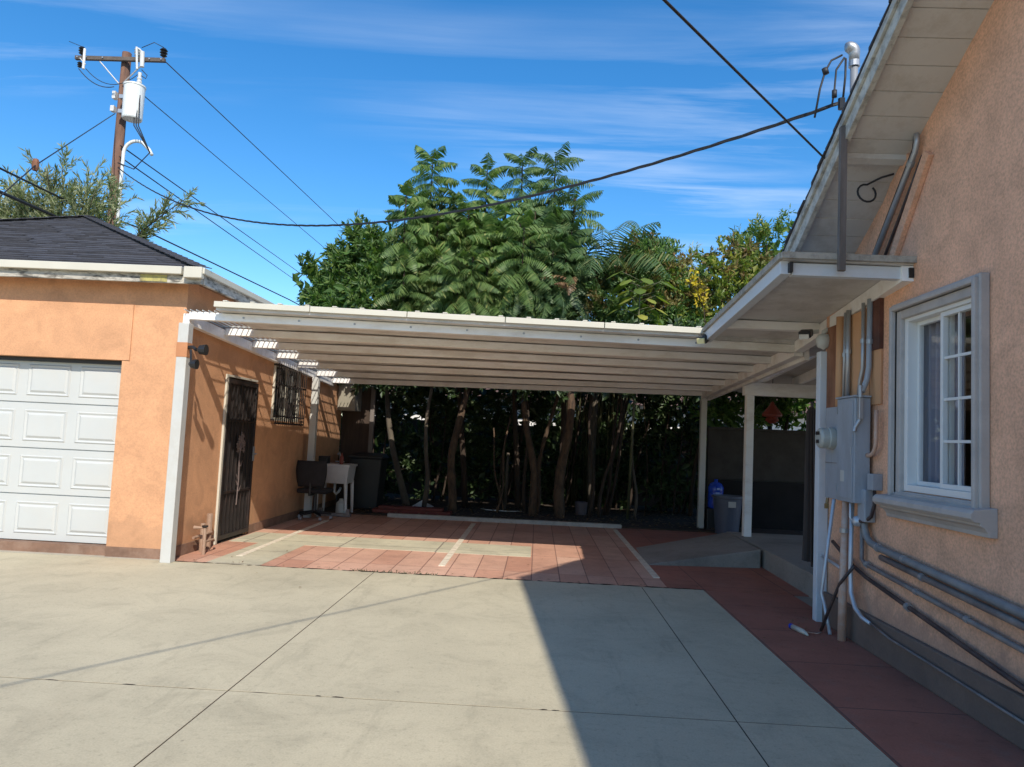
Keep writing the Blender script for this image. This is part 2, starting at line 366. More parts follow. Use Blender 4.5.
# paving under the carport
o = MB().box(-4.0,1.45,8.036,14.0,-.11,-.003).build('red_tile_paving', M['red_tile']); struct(o)
o = MB().box(1.452,5.8,8.036,14.4,-.11,-.003).build('red_side_paving', M['red_path']); struct(o)
bt = MB().box(-3.95,-.02,9.62,10.55,-.05,.001).box(-3.55,-2.95,8.04,9.618,-.05,.001).build('beige_paving', M['beige_tile']); struct(bt)
for x, y0, y1 in ((-3.38,8.55,12.3),(-1.04,8.62,12.95),(1.42,8.6,13.1)):
    s = MB().prism([(x-.035,y0),(x+.04,y0+.02),(x+.035-.05*(x<-3),y1),(x-.04-.05*(x<-3),y1)], 'z', -.04, .0055).build('painted_line', M['stripe']); struct(s)
o = MB().box(-6,7,13.45,18.5,-.2,.02).build('garden_soil', M['soil']); struct(o)
o = MB().beam((-2.62,13.32,.02),(1.56,13.42,.02),.11,.09).build('garden_curb', M['curb'], bevel=.012); struct(o)
# raised patio slab and the ramp that climbs to it
o = MB().prism([(2.9,7.05),(2.98,10.35),(2.95,11.6),(6.2,11.6),(6.2,6.96),(2.9,6.96)], 'z', -.1, .235).build('patio_slab', M['slab'], bevel=.012); struct(o)
rb = MB()
rb.add([(1.42,9.5,0),(1.5,11.0,0),(2.92,9.72,.231),(2.96,11.55,.231),(2.92,9.72,-.1),(2.96,11.55,-.1),(1.42,9.5,-.1),(1.5,11.0,-.1)],
       [(0,2,3,1),(0,6,4,2),(1,3,5,7),(2,4,5,3),(0,1,7,6),(6,7,5,4)])
o = rb.build('concrete_ramp', M['slab'], bevel=.01); struct(o)

# ------------------------------------------------------------------ garage
GX = -4.0; GY = 8.10; GL = -11.0; GB = 14.9; ZT = 3.10
gar = thing('garage', 'peach stucco garage with hipped charcoal shingle roof on the left', 'garage', (-7.1,GY,0))
DX0, DX1, DZ0, DZ1 = -9.57, -4.69, .10, 2.17
w = MB()
w.box(GL,DX0,GY,GY+.2,0,ZT).box(DX1,GX,GY,GY+.2,0,ZT).box(DX0,DX1,GY,GY+.2,DZ1,ZT)
# side wall with door and window openings
dy0, dy1, dz = 9.31, 10.30, 2.12; wy0, wy1, wz0, wz1 = 10.98, 12.25, 1.60, 2.48
w.box(GX-.2,GX,GY+.2,dy0,0,ZT).box(GX-.2,GX,dy0,dy1,dz,ZT).box(GX-.2,GX,dy1,wy0,0,ZT)
w.box(GX-.2,GX,wy0,wy1,0,wz0).box(GX-.2,GX,wy0,wy1,wz1,ZT).box(GX-.2,GX,wy1,GB,0,ZT)
w.box(GL,GX-.2,GB-.2,GB,0,ZT).box(GL,GL+.2,GY+.2,GB-.2,0,ZT)
w.build('wall', M['garage_stucco'], gar)
# raised stucco panel over the door and its edge line
MB().box(-10.2,-4.61,GY-.010,GY-.001,DZ1+.001,2.80).box(-4.61,-4.602,GY-.014,GY-.001,DZ1-.0,2.8).build('header_panel', M['garage_stucco'], gar)
fb = MB().box(DX0,DX1,GY+.03,GY+.28,0,DZ0).box(DX1,GX+.012,GY-.014,GY-.001,0,.11)
fb.box(GX+.001,GX+.016,GY-.01,dy0-.09,0,.12).box(GX+.001,GX+.016,dy1+.03,GB,0,.12)
fb.build('base_band', paint('brown_base', (.20,.115,.075), .85, .25, 5, .3, 40, (.32,.22,.16), .5), gar)
# hipped roof in courses
ex0, ex1, ey0, ey1 = -11.26, -3.74, 7.86, 15.35; half = (ex1-ex0)/2; ze = 3.185; sl = .423
cx = (ex0+ex1)/2; ya = ey0+half; yb = ey1-half
if yb < ya: yb = ya+.3
def course_face(mb, A, B, C, D, exposure=.14, lift=.013, uneven=.0):
    """A-B the eave, D-C the top edge; lay overlapping courses up the slope"""
    A,B,C,D = map(Vector,(A,B,C,D)); L = ((A+B)/2-(C+D)/2).length; n = max(2,int(L/exposure))
    nrm = (B-A).cross(D-A).normalized()
    if nrm.z < 0: nrm = -nrm
    for i in range(n):
        t0, t1 = i/n, (i+1)/n
        a, b_, c, d = A.lerp(D,t0), B.lerp(C,t0), B.lerp(C,t1), A.lerp(D,t1)
        segs = max(1,int((b_-a).length/.31))
        for k in range(segs):
            u0, u1 = k/segs, (k+1)/segs; l = lift + rnd.choice((0,0,.006,.01))
            p0, p1, p2, p3 = a.lerp(b_,u0), a.lerp(b_,u1), d.lerp(c,u1), d.lerp(c,u0)
            mb.add([p0+nrm*l, p1+nrm*l, p2+nrm*.002, p3+nrm*.002, p0-nrm*.004, p1-nrm*.004], [(0,1,2,3),(4,5,1,0)])
rf = MB(); ap = (cx,ya,ze+half*sl); apb = (cx,yb,ze+half*sl)
course_face(rf, (ex0,ey0,ze),(ex1,ey0,ze),ap,ap)
course_face(rf, (ex1,ey0,ze),(ex1,ey1,ze),apb,ap)
course_face(rf, (ex1,ey1,ze),(ex0,ey1,ze),apb,apb)
course_face(rf, (ex0,ey1,ze),(ex0,ey0,ze),ap,apb)
for a_, b_ in (((ex1,ey0,ze),ap),((ex0,ey0,ze),ap),((ex1,ey1,ze),apb),((ex0,ey1,ze),apb),(ap,apb)):
    a_, b_ = Vector(a_), Vector(b_); L=(b_-a_).length; n=max(1,int(L/.2))
    for i in range(n):
        p = a_.lerp(b_, i/n); q = a_.lerp(b_, min(1,(i+1.15)/n)); rf.beam(p+V(0,0,.028), q+V(0,0,.018), .20, .008)
rf.build('roof', M['shingle'], gar, fix=False)
MB().box(ex0+.03,ex1-.03,ey0+.03,ey1-.03,ze-.075,ze-.03).build('soffit', paint('eave_boards', (.50,.30,.17), .8, .12, 4, .3, 30, (.3,.18,.1), .4), gar)
ff = MB().box(ex0,ex1,ey0-.012,ey0+.028,ze-.165,ze-.012).box(ex1-.028,ex1+.012,ey0+.03,ey1,ze-.165,ze-.012)
ff.build('fascia_board', M['old_fascia'], gar, bevel=.004)
gt = MB().box(ex0,ex1-.20,ey0-.075,ey0-.014,ze-.075,ze+.01).box(ex1-.17,ex1+.03,ey0-.085,ey0-.014,ze-.11,ze+.012).box(ex1+.014,ex1+.05,ey0-.06,ey1,ze-.06,ze+.008)
gt.build('gutter', M['gutter_white'], gar, bevel=.006)
MB().box(-4.42,-4.12,ey0-.020,ey0-.0135,ze-.155,ze-.082).build('tape_patch', M['yellow'], gar)
# sectional door: four sections, eight raised panels each
gd = MB().box(DX0,DX1,GY+.17,GY+.20,DZ0+.005,DZ1).build('garage_door', M['door_white'], gar, bevel=.002)
sec = (DZ1-DZ0)/4; cw = (DX1-DX0)/8
for j in range(4):
    z0 = DZ0+.006+j*sec; pm = MB(); pm.box(DX0+.003,DX1-.003,GY+.150,GY+.169,z0+.004,z0+sec-.008)
    for i in range(8):
        x0 = DX0+i*cw+.055; x1 = DX0+(i+1)*cw-.055; a0 = z0+.075; a1 = z0+sec-.085
        y = GY+.1495
        def ring(xa,xb,za,zb,ya_,xc,xd,zc,zd,yb_):
            return pm.add([(xa,ya_,za),(xb,ya_,za),(xb,ya_,zb),(xa,ya_,zb),(xc,yb_,zc),(xd,yb_,zc),(xd,yb_,zd),(xc,yb_,zd)],
                          [(0,1,5,4),(1,2,6,5),(2,3,7,6),(3,0,4,7)])
        # moulded bead, groove and raised field
        ring(x0,x1,a0,a1,y, x0+.012,x1-.012,a0+.012,a1-.012,y-.010)
        ring(x0+.012,x1-.012,a0+.012,a1-.012,y-.010, x0+.035,x1-.035,a0+.035,a1-.035,y-.0005)
        ring(x0+.035,x1-.035,a0+.035,a1-.035,y-.0005, x0+.06,x1-.06,a0+.06,a1-.06,y-.014)
        pm.quad((x0+.06,y-.014,a0+.06),(x1-.06,y-.014,a0+.06),(x1-.06,y-.014,a1-.06),(x0+.06,y-.014,a1-.06))
    pm.build('door_section', M['door_white'], gd, fix=False)
MB().box(DX1-.004,DX1+.02,GY+.12,GY+.149,DZ0,DZ1-.001).box(DX0,DX1-.005,GY+.10,GY+.149,DZ1-.045,DZ1-.002).build('weather_strip', M['black'], gd)
# wrought iron security door
sd = MB(); X = GX
sd.box(X-.12,X-.09,dy0,dy1,.0,dz); inner = sd.build('security_door', paint('inner_door', (.10,.06,.045), .6, .2, 5, .2, 30, (.04,.03,.02), .5), gar)
fr = MB(); fx0, fx1 = X+.0, X+.035
fr.box(fx0,fx1,dy0+.0,dy0+.05,.04,dz-.02).box(fx0,fx1,dy1-.05,dy1,.04,dz-.02).box(fx0,fx1,dy0+.05,dy1-.05,dz-.08,dz-.02).box(fx0,fx1,dy0+.05,dy1-.05,.04,.10)
fr.box(fx0+.003,fx1-.003,dy0+.05,dy1-.05,.62,.65).box(fx0+.003,fx1-.003,dy0+.05,dy1-.05,1.55,1.58)
fr.build('door_frame', M['iron'], inner, bevel=.003)
bb = MB()
for k in range(8):
    y = dy0+.09+(dy1-dy0-.18)*k/7; bb.box(X+.010,X+.024,y-.007,y+.007,.10,dz-.08)
bb.build('door_bars', M['iron'], inner)
MB().box(X-.03,X-.002,dy0+.05,dy1-.05,.1,.62).box(X-.03,X-.002,dy0+.05,dy1-.05,.65,dz-.08).build('mesh_screen', paint('dark_screen',(.035,.028,.026),.7,.25,8,.2,200), inner)
fl = MB(); cy = (dy0+dy1)/2; cz = 1.22
fl.tube([(X+.035,cy,.45),(X+.037,cy+.015,.8),(X+.037,cy-.01,1.05),(X+.037,cy,1.3),(X+.037,cy+.02,1.42)], .008, 6)
for a_, r_ in ((20,.11),(70,.15),(120,.13),(165,.12),(-25,.10),(205,.10),(95,.09),(45,.09),(140,.08)):
    c = V(X+.042, cy+math.cos(R(a_))*r_, cz+math.sin(R(a_))*r_)
    fl.tube([(X+.037,cy,cz-.05),c], .005, 5)
    for q in range(5):
        t = R(q*72+a_); d = V(0,math.cos(t),math.sin(t)); n_ = V(0,-math.sin(t),math.cos(t))
        fl.add([c, c+d*.028+n_*.016+V(.006,0,0), c+d*.05, c+d*.028-n_*.016+V(.006,0,0)], [(0,1,2,3)])
for z, s_ in ((.62,1),(.78,-1),(.95,1),(.70,-1)):
    fl.add([V(X+.04,cy,z), V(X+.045,cy+s_*.04,z+.06), V(X+.04,cy+s_*.10,z+.09), V(X+.045,cy+s_*.06,z+.02)], [(0,1,2,3)])
fl.build('iron_flower', paint('flower_iron',(.16,.12,.11),.5,.2,8,.1), inner)
hb = MB().box(X+.036,X+.05,dy1-.052,dy1-.012,1.02,1.22); hb.tube([(X+.05,dy1-.03,1.12),(X+.085,dy1-.03,1.12),(X+.085,dy1-.11,1.115)], .009, 8)
hb.build('handle', M['galv'], inner)
MB().box(X+.001,X+.028,dy0-.052,dy0-.002,0,dz+.0).box(X+.001,X+.02,dy0-.05,dy1+.012,dz+.001,dz+.03).build('door_jamb', M['gutter_white'], gar, bevel=.003)
# barred side window
wn = MB().box(X-.1,X-.06,wy0,wy1,wz0,wz1).build('side_window', M['darkglass'], gar)
f2 = MB(); f2.box(X-.058,X-.01,wy0,wy0+.05,wz0,wz1).box(X-.058,X-.01,wy1-.05,wy1,wz0,wz1).box(X-.058,X-.01,wy0+.05,wy1-.05,wz1-.05,wz1).box(X-.058,X-.01,wy0+.05,wy1-.05,wz0,wz0+.05)
f2.box(X-.058,X-.012,(wy0+wy1)/2-.025,(wy0+wy1)/2+.025,wz0+.05,wz1-.05)
f2.build('window_frame', M['gutter_white'], wn)
b2 = MB()
for k in range(15):
    y = wy0-.03+(wy1-wy0+.06)*k/14; b2.box(X+.070,X+.082,y-.006,y+.006,wz0-.05,wz1+.02)
for z in (wz0-.05, wz0+.06, wz1-.05, wz1+.0, (wz0+wz1)/2+.1): b2.box(X+.058,X+.0695,wy0-.05,wy1+.05,z,z+.025)
for y in (wy0-.05, wy1+.03): b2.box(X+.001,X+.058,y,y+.02,wz0,wz0+.025).box(X+.001,X+.058,y,y+.02,wz1-.05,wz1-.025)
b2.build('window_bars', M['iron'], wn)
MB().box(X+.001,X+.03,wy0-.045,wy0-.012,wz0,wz1+.02).build('window_trim', M['gutter_white'], wn)

# small pipes at the garage corner
gpz = thing('gas_pipe', 'small brown capped pipes low on the garage side beside its security door', 'pipe', (-3.9,8.75,0))
t = MB(); 
t.tube([(-3.93,8.55,.30),(-3.80,8.55,.30),(-3.80,8.55,-.02)], .022, 8); t.tube([(-3.9,8.72,-.02),(-3.9,8.72,.33)], .03, 8); t.tube([(-3.93,8.95,-.02),(-3.93,8.95,.42)], .035, 8)
t.tube([(-3.93,8.55,.18),(-3.9,8.95,.2)], .018, 8); t.tube([(-3.80,8.55,.14),(-3.80,8.8,.14),(-3.86,8.95,.10)], .014, 8)
t.build('pipe_run', paint('brown_pipe',(.30,.19,.13),.7,.2,8,.3,40,(.45,.33,.24),.5), gpz, smooth=False)
v = MB(); v.lathe([(.0,0),(.035,.002),(.035,.02),(0,.022)], (-3.80,8.55,.31), 10); v.build('valve_wheel', M['iron'], gpz)

# ------------------------------------------------------------------ carport
def zt(y, x=-.9):     # underside of the deck, which twists a little
    u = x+3.6
    if y < 8 and x > 1.71: return 2.705-.012*(x-1.72)+(8-y)*.070     # the strip along the house
    f0 = 2.738-.0135*u; b0 = 2.482+.0095*u
    return f0+(b0-f0)*(y-8)/5.9
BY = [8.04, 9.0, 9.9, 10.82, 11.8, 12.85, 13.86]
def railx(y): return 2.62 + (y-5.35)/(13.95-5.35)*.45
car = thing('carport', 'white painted flat carport joining the garage to the house', 'carport', (-.5,11,0))
bh = .085; bw = .10
for y in BY:
    xa, xb = -3.915, railx(y)-.052
    MB().beam((xa,y,zt(y,xa)-bh/2-.004),(xb,y,zt(y,xb)-bh/2-.004),bw,bh).build('beam', M['carport_paint'], car, bevel=.004)
for y in (7.22,):
    z = zt(y,2.2)-.045; MB().box(1.80, railx(y)-.052, y-.05, y+.05, z-.04, z+.04).build('beam', M['carport_paint'], car, bevel=.004)
y=5.42; z=zt(y,2.2)-.052; MB().box(1.80, railx(y)-.03, y-.04, y+.03, z-.045, z+.045).build('beam', M['bluewhite'], car, bevel=.003)
# side rails
def rail(p0,p1,w_,h_,m_,nm='rail'): return MB().beam(p0,p1,w_,h_).build(nm, m_, car, bevel=.004)
rail((railx(5.35),5.35,zt(5.35,2.6)-.060),(railx(7.99),7.99,zt(7.99,2.8)-.07),.10,.115,M['carport_paint']); rail((railx(8.0),8.0,zt(8.0,2.8)-.066),(railx(13.95),13.95,zt(13.95,3.0)-.066),.10,.125,M['carport_paint'])
rail((railx(8.0)+.09,8.0,zt(8.0,2.9)-.09),(railx(13.95)+.09,13.95,zt(13.95,3.1)-.09),.05,.15,M['carport_paint'])
rail((1.75,5.38,zt(5.38,1.75)-.052),(1.75,7.86,zt(7.86,1.75)-.052),.075,.10,M['bluewhite'])
rail((-3.957,8.02,zt(8.02,-3.9)-.085),(-3.957,13.95,zt(13.95,-3.9)-.085),.075,.12,M['carport_paint'],'ledger')
# black blocks painting the shade inside the open ends of the square tubes
for xa, xb in ((1.765,1.790),(railx(5.35)-.005,railx(5.35)+.030)):
    MB().box(xa,xb,5.336,5.379,zt(5.4,xa)-.09,zt(5.4,xa)-.018).build('tube_end_shade', M['black'], car)
# deck panels (main, then the strip running forward along the house)
dk = MB(); th=.05
def deckp(x0,x1,y0,y1,th=.05): dk.add([(x0,y0,zt(y0,x0)),(x1,y0,zt(y0,x1)),(x1,y1,zt(y1,x1)),(x0,y1,zt(y1,x0)),(x0,y0,zt(y0,x0)+th),(x1,y0,zt(y0,x1)+th),(x1,y1,zt(y1,x1)+th),(x0,y1,zt(y1,x0)+th)],[(0,3,2,1),(4,5,6,7),(0,1,5,4),(1,2,6,5),(2,3,7,6),(3,0,4,7)])
deckp(-3.56,1.709,7.86,14.0); deckp(1.722,2.66,5.34,6.968,.03); deckp(1.722,3.21,6.97,7.999,.03); deckp(1.712,3.2,8.0,14.0)  # corner panel widened past the rail to stop a light leak
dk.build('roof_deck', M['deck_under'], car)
for i in range(9):
    x=-3.3+i*.62; MB().lathe([(0,0),(.012,0),(.012,-.008),(0,-.01)],(x,7.989,zt(8.04,x)-.045),8,'y').build('screw',M['galv'],car)
lip = MB(); y=7.84
for i in range(5):
    x0 = -3.57+i*1.058; x1 = x0+1.05; lip.beam((x0,y,zt(y,x0)+.06),(x1,y,zt(y,min(x1,1.7))+.06),.045,.062)
for i in range(18):
    x = -3.45+i*.3; lip.box(x-.025,x+.025,y-.02,y+.05,zt(y,x)+.093,zt(y,x)+.106)
lip.build('edge_trim', M['gutter_white'], car, bevel=.004)
l2 = MB(); l2.box(1.70,2.70,5.30,5.338,zt(5.3,2.2)+.0,zt(5.3,2.2)+.045); l2.beam((1.705,5.34,zt(5.34,1.72)+.022),(1.705,7.82,zt(7.82,1.72)+.022),.03,.046)
l2.build('front_trim', paint('weathered_trim',(.40,.37,.31),.8,.15,6,.5,60,(.16,.14,.12),.6,dscale=10), car)
lt = MB()
for i in range(6):
    x = -3.965+i*.068; lt.beam((x+.012,7.95,zt(7.95,x)+.006),(x+.012,14.0,zt(14.0,x)+.006),.009,.010)
for y in [8.5+i*.45 for i in range(12)]: lt.box(-3.99,-3.565,y-.012,y+.012,zt(y,-3.8)+.012,zt(y,-3.8)+.024)
lt.build('edge_lattice', M['white_paint'], car)
def post(x,y,z0,z1,w_=.12,m_='white_paint',nm='post'):
    p = MB().box(x-w_/2,x+w_/2,y-w_/2,y+w_/2,z0,z1).build(nm, M[m_], car, bevel=.006); return p
p=post(-3.925,7.965,-.002,zt(8,-3.9)-.146,.115)
MB().box(-3.925-.061,-3.925+.061,7.965-.061,7.965+.061,2.22,2.38).build('bare_patch', paint('bare_patch',(.50,.22,.10),.8,.15), p)
post(-3.86,12.62,-.002,zt(12.6,-3.9)-.146,.11); post(3.07,13.93,-.002,zt(13.9,3)-.13,.11); 
post(2.598,6.88,-.002,2.43,.092,'bluewhite')

# flood lights, cameras on the carport
fl1 = thing('floodlight', 'small black floodlight with yellow lens under the carport front corner', 'floodlight', (1.7,7.75,2.550))
MB().beam((1.66,7.72,2.610),(1.72,7.80,2.660),.10,.075).build('housing', M['black'], fl1, bevel=.01)
MB().beam((1.645,7.70,2.600),(1.658,7.716,2.609),.08,.055).build('lens', M['yellowlens'], fl1)
MB().tube([(1.72,7.80,2.660),(1.75,7.83,2.710)], .012, 6).build('bracket', M['black'], fl1)
fl2 = thing('floodlight', 'small black floodlight pointing down beside the round white camera at the house corner', 'floodlight', (2.5,7.0,2.55))
MB().beam((2.44,6.93,2.59),(2.50,7.03,2.63),.11,.065).build('housing', M['black'], fl2, bevel=.01)
MB().beam((2.425,6.905,2.567),(2.437,6.925,2.575),.085,.045).build('lens', M['porcelain'], fl2)
MB().tube([(2.5,7.03,2.63),(2.6,7.0,2.64)], .02, 8).build('bracket', M['white_paint'], fl2)
cam_ = thing('security_camera', 'round white dome security camera on bracket at the house corner', 'camera', (2.58,6.84,2.44))
MB().lathe([(0,.07),(.05,.07),(.068,.04),(.07,.0),(.055,-.045),(0,-.07)], (2.585,6.84,2.515), 20).build('dome', M['white_paint'], cam_, smooth=True)
MB().tube([(2.585,6.84,2.58),(2.585,6.84,2.61),(2.62,6.84,2.63),(2.655,6.84,2.63)], .024, 10).build('bracket', M['white_paint'], cam_, smooth=True)
bk = thing('motion_sensor_light', 'broken black twin lamp fixture on the white post at the garage corner', 'lamp', (-3.85,7.95,2.3))
t = MB(); t.tube([(-3.88,7.94,2.33),(-3.80,7.9,2.33),(-3.74,7.86,2.30)],.02,8); t.build('arm', M['black'], bk)
t = MB(); t.lathe([(.015,0),(.05,.03),(.06,.10),(.0,.10)], (-3.72,7.84,2.30), 12, 'x'); t.build('lamp_shade', M['black'], bk)
t = MB(); t.lathe([(.015,0),(.045,.03),(.055,.09),(.0,.09)], (-3.80,7.84,2.14), 12, 'x'); t.tube([(-3.80,7.86,2.30),(-3.78,7.84,2.16)],.012,6); t.build('lamp_shade', M['black'], bk)

# ------------------------------------------------------------------ house
HX = 2.65; HN = 6.95; HB = -5.6; RY = 1.15; S1 = .55; S2 = .36
def sof(y):
    zr = 3.25+S1*(6.29-RY)
    return 3.25+S1*(6.29-y) if y >= RY else zr - S2*(RY-y)
hs = thing('house', 'pink stucco house with steep gable roof along the right side', 'house', (5,2,0))
Wy0, Wy1, Wz0, Wz1 = 4.56, 5.44, 1.26, 2.52
w = MB()
def piece(y0,y1,z0,z1=None):
    if z1 is not None: w.prism([(y0,z0),(y1,z0),(y1,z1),(y0,z1)],'x',HX,HX+.2); return
    ys = [y1]+([RY] if y0 < RY < y1 else [])+[y0]
    w.prism([(y0,z0),(y1,z0)]+[(y,sof(y)+.02) for y in ys],'x',HX,HX+.2)
piece(Wy1,HN,.0); piece(HB,Wy0,.0); piece(Wy0,Wy1,.0,Wz0); piece(Wy0,Wy1,Wz1)
w.box(HX+.2,11,HN-.2,HN,0,2.87).box(HX+.2,11,HB,HB+.2,0,sof(HB)).box(10.8,11,HB+.2,HN-.2,0,2.8)
w.build('wall', M['house_stucco'], hs)
MB().box(HX-.045,HX-.001,HB,HN,-.002,.27).build('footing', M['footing'], hs, bevel=.01)
XR = 2.13
rb_ = MB(); ye = 6.86
def slab_(x0,x1,y0,y1,off0,off1):
    rb_.prism([(y0,sof(y0)+off0),(y1,sof(y1)+off0),(y1,sof(y1)+off1),(y0,sof(y0)+off1)],'x',x0,x1)
slab_(XR+.03,11.2,RY,ye,.030,.125); slab_(XR+.03,11.2,HB-.5,RY,.030,.125)
rb_.build('roof', M['dark_wood'], hs)
sh = MB(); XS0 = XR-.02
zr = sof(RY)+.13
course_face(sh, (XS0,ye+.03,sof(ye)+.128-.0165),(11.25,ye+.03,sof(ye)+.128-.0165),(11.25,RY,zr),(XS0,RY,zr))
course_face(sh, (11.25,HB-.53,sof(HB-.53)+.128),(XS0,HB-.53,sof(HB-.53)+.128),(XS0,RY,zr),(11.25,RY,zr))
# shingle edge seen from the side, ragged
y = ye
while y > RY:
    d = rnd.uniform(0,.02); yy = y-.145
    sh.prism([(y,sof(y)+.127),(yy,sof(yy)+.127),(yy,sof(yy)+.139),(y,sof(y)+.155)],'x',XS0-.012-d,XS0+.25); y = yy
sh.build('roof_shingles', M['shingle'], hs, fix=False)
# barge board with cap strip
bg = MB()
for (y0,y1) in ((RY,ye),(HB-.5,RY)):
    bg.prism([(y0,sof(y0)-.055),(y1,sof(y1)-.055),(y1,sof(y1)+.124),(y0,sof(y0)+.124)],'x',XR-.012,XR+.029)
    bg.prism([(y0,sof(y0)+.055),(y1,sof(y1)+.055),(y1,sof(y1)+.122),(y0,sof(y0)+.122)],'x',XR-.034,XR-.013)
bg.build('barge_board', M['rake_wood'], hs, bevel=.003)
sb = MB(); y = ye; k=0
while y > HB:
    y2 = y-.172
    if y > RY > y2: y2 = RY
    g_ = .004
    j = rnd.uniform(0,.004)
    sb.prism([(y-g_,sof(y-g_)+j),(y2+g_,sof(y2+g_)+j),(y2+g_,sof(y2+g_)+.024),(y-g_,sof(y-g_)+.024)],'x',XR+.031,HX+.19); y = y2; k+=1
sb.prism([(5.47,sof(5.47)-.04),(5.42,sof(5.42)-.04),(5.42,sof(5.42)-.002),(5.47,sof(5.47)-.002)],'x',XR+.031,HX-.001)
sb.build('soffit', M['soffit_paint'], hs)
# window
wd = MB()
wo0, wo1, wq0, wq1 = 4.44, 5.56, 1.19, 2.62
def frame(mb,x0,x1,a0,a1,b0,b1,t_):
    mb.box(x0,x1,a0,a0+t_,b0,b1).box(x0,x1,a1-t_,a1,b0,b1).box(x0,x1,a0+t_,a1-t_,b1-t_,b1).box(x0,x1,a0+t_,a1-t_,b0,b0+t_)
win = MB(); frame(win,HX-.015,HX+.10,Wy0,Wy1,Wz0,Wz1,.045); win = win.build('window', M['blue_vinyl'], hs, bevel=.004)
tr_ = MB()
for (x0,a,t_) in ((HX-.06,0,.055),(HX-.085,.02,.035),(HX-.045,.055,.065)):
    frame(tr_, x0, HX-.001, wo0+a, wo1-a, wq0, wq1-a, t_)
tr_.build('window_surround', M['grey_trim'], win, bevel=.008)
sl_ = MB()
prof = [(HX-.001,1.06),(HX-.05,1.06),(HX-.055,1.085),(HX-.075,1.11),(HX-.10,1.125),(HX-.10,1.14),(HX-.135,1.145),(HX-.155,1.165),(HX-.155,1.195),(HX-.135,1.215),(HX-.001,1.23)]
sl_.prism(prof,'y',wo0-.07,wo1+.06); sl_.build('sill', M['grey_trim'], win, bevel=.004)
ym = (Wy0+Wy1)/2-.02
sf = MB(); frame(sf,HX+.005,HX+.045,Wy0+.046,ym+.02,Wz0+.046,Wz1-.046,.032); sf.build('sash', M['vinyl'], win, bevel=.003)
sf = MB(); frame(sf,HX+.05,HX+.085,ym-.01,Wy1-.046,Wz0+.046,Wz1-.046,.03); sf.build('sash', M['vinyl'], win, bevel=.003)
mg = MB(); a0,a1,b0,b1 = Wy0+.078,ym-.012,Wz0+.078,Wz1-.078
mg.box(HX+.017,HX+.031,(a0+a1)/2-.009,(a0+a1)/2+.009,b0,b1)
for k in (1,2,3): z=b0+(b1-b0)*k/4; mg.box(HX+.0155,HX+.0325,a0,a1,z-.009,z+.009)
mg.build('grille', M['vinyl'], win)
MB().box(HX+.035,HX+.038,a0,a1,b0,b1).build('pane', M['glass'], win)
MB().box(HX+.065,HX+.068,ym+.02,Wy1-.076,Wz0+.076,Wz1-.076).build('pane', M['glass'], win)
# curtain with folds inside, and an emissive tube behind it
cv = MB(); n=60
for i in range(n):
    ya_ = 4.93+.62*i/n; yb_ = 4.93+.62*(i+1)/n
    fx = lambda yy: HX+.135+.022*math.sin(yy*38)+.012*math.sin(yy*91)
    cv.quad((fx(ya_),ya_,1.2),(fx(yb_),yb_,1.2),(fx(yb_),yb_,2.6),(fx(ya_),ya_,2.6))
cv = cv.build('curtain', M['curtain'], hs, smooth=True)
cv.parent = hs
MB().box(HX+.9,HX+.95,3.4,6.5,0.2,2.7).build('room_wall', paint('room_paint',(.10,.11,.10),.9,.1), hs)
tl = tag(MB().tube([(HX+.55,4.4,2.28),(HX+.55,5.4,2.28)], .022, 10).build('glowing_tube', M['tube']), 'glowing tube seen through the grilled window pane', 'lamp')
# boarded corner between window and house corner
tb = MB(); y = 5.80; bwid=[.19,.16,.2,.18,.2,.16]
for k, b_ in enumerate(bwid):
    y1_ = min(y+b_, 6.59)
    if y1_ <= y: break
    tb.box(HX-.020-(k%2)*.006,HX-.001,y+.004,y1_-.004,.30 if k==99 else 1.9,zt(6.3,2.6)-.125); y = y1_
tb.build('siding', M['tan_board'], hs, bevel=.003)
MB().box(HX-.04,HX-.001,6.60,6.83,1.75,zt(6.9,2.6)-.125).build('corner_board', M['brown_wood'], hs, bevel=.004)
MB().box(HX-.035,HX-.0,5.80,5.97,2.33,2.74).build('rust_panel', paint('rust_panel',(.11,.04,.025),.7,.4,7,.3,50,(.05,.025,.02),.6), hs, bevel=.003)

# leaning board tying the barge board to the carport strip
o = MB().box(2.085,2.135,5.26,5.298,2.80,3.86).build('timber_board', M['grey_wood'], bevel=.004); tag(o, 'weathered grey upright board fixed between roof edge and carport front', 'board')
# pipes under the rake
def cond(name,label,pts,r,m_,n=10,cat='pipe',group=None,fit=None):
    root = thing(name,label,cat,pts[0],group); MB().tube(pts,r,n).build('pipe_run',m_,root,smooth=True)
    if fit:
        for (p,d,rr) in fit:
            p=Vector(p); d=Vector(d).normalized()*.018; MB().tube([p-d,p+d],rr,10).build('clamp',M['galv'],root)
    return root
def rk(y,off): return (HX-.03, y, sof(y)+off)
def rake_board(off,w_,th_,y0,y1,name,label,m_,x=None):
    mb = MB(); mb.prism([(y0,sof(y0)+off-w_/2),(y1,sof(y1)+off-w_/2),(y1,sof(y1)+off+w_/2),(y0,sof(y0)+off+w_/2)],'x',HX-th_,HX-.001)
    o = mb.build(name,m_,bevel=.003); return tag(o,label,'board')
def wall_board(p,q,w_,th_,label):
    mb=MB(); mb.beam((HX-th_/2-.001,p[0],p[1]),(HX-th_/2-.001,q[0],q[1]),th_,w_,up=(0,.7,.7)); o=mb.build('timber_board',M['house_stucco'],bevel=.004); return tag(o,label,'board')
wall_board((5.40,3.72),(6.12,3.02),.20,.022,'wide tan board flat on the wall just under the soffit')
wall_board((5.11,3.62),(5.60,3.02),.085,.04,'lower pink painted batten sloping down the house wall below the pipes')
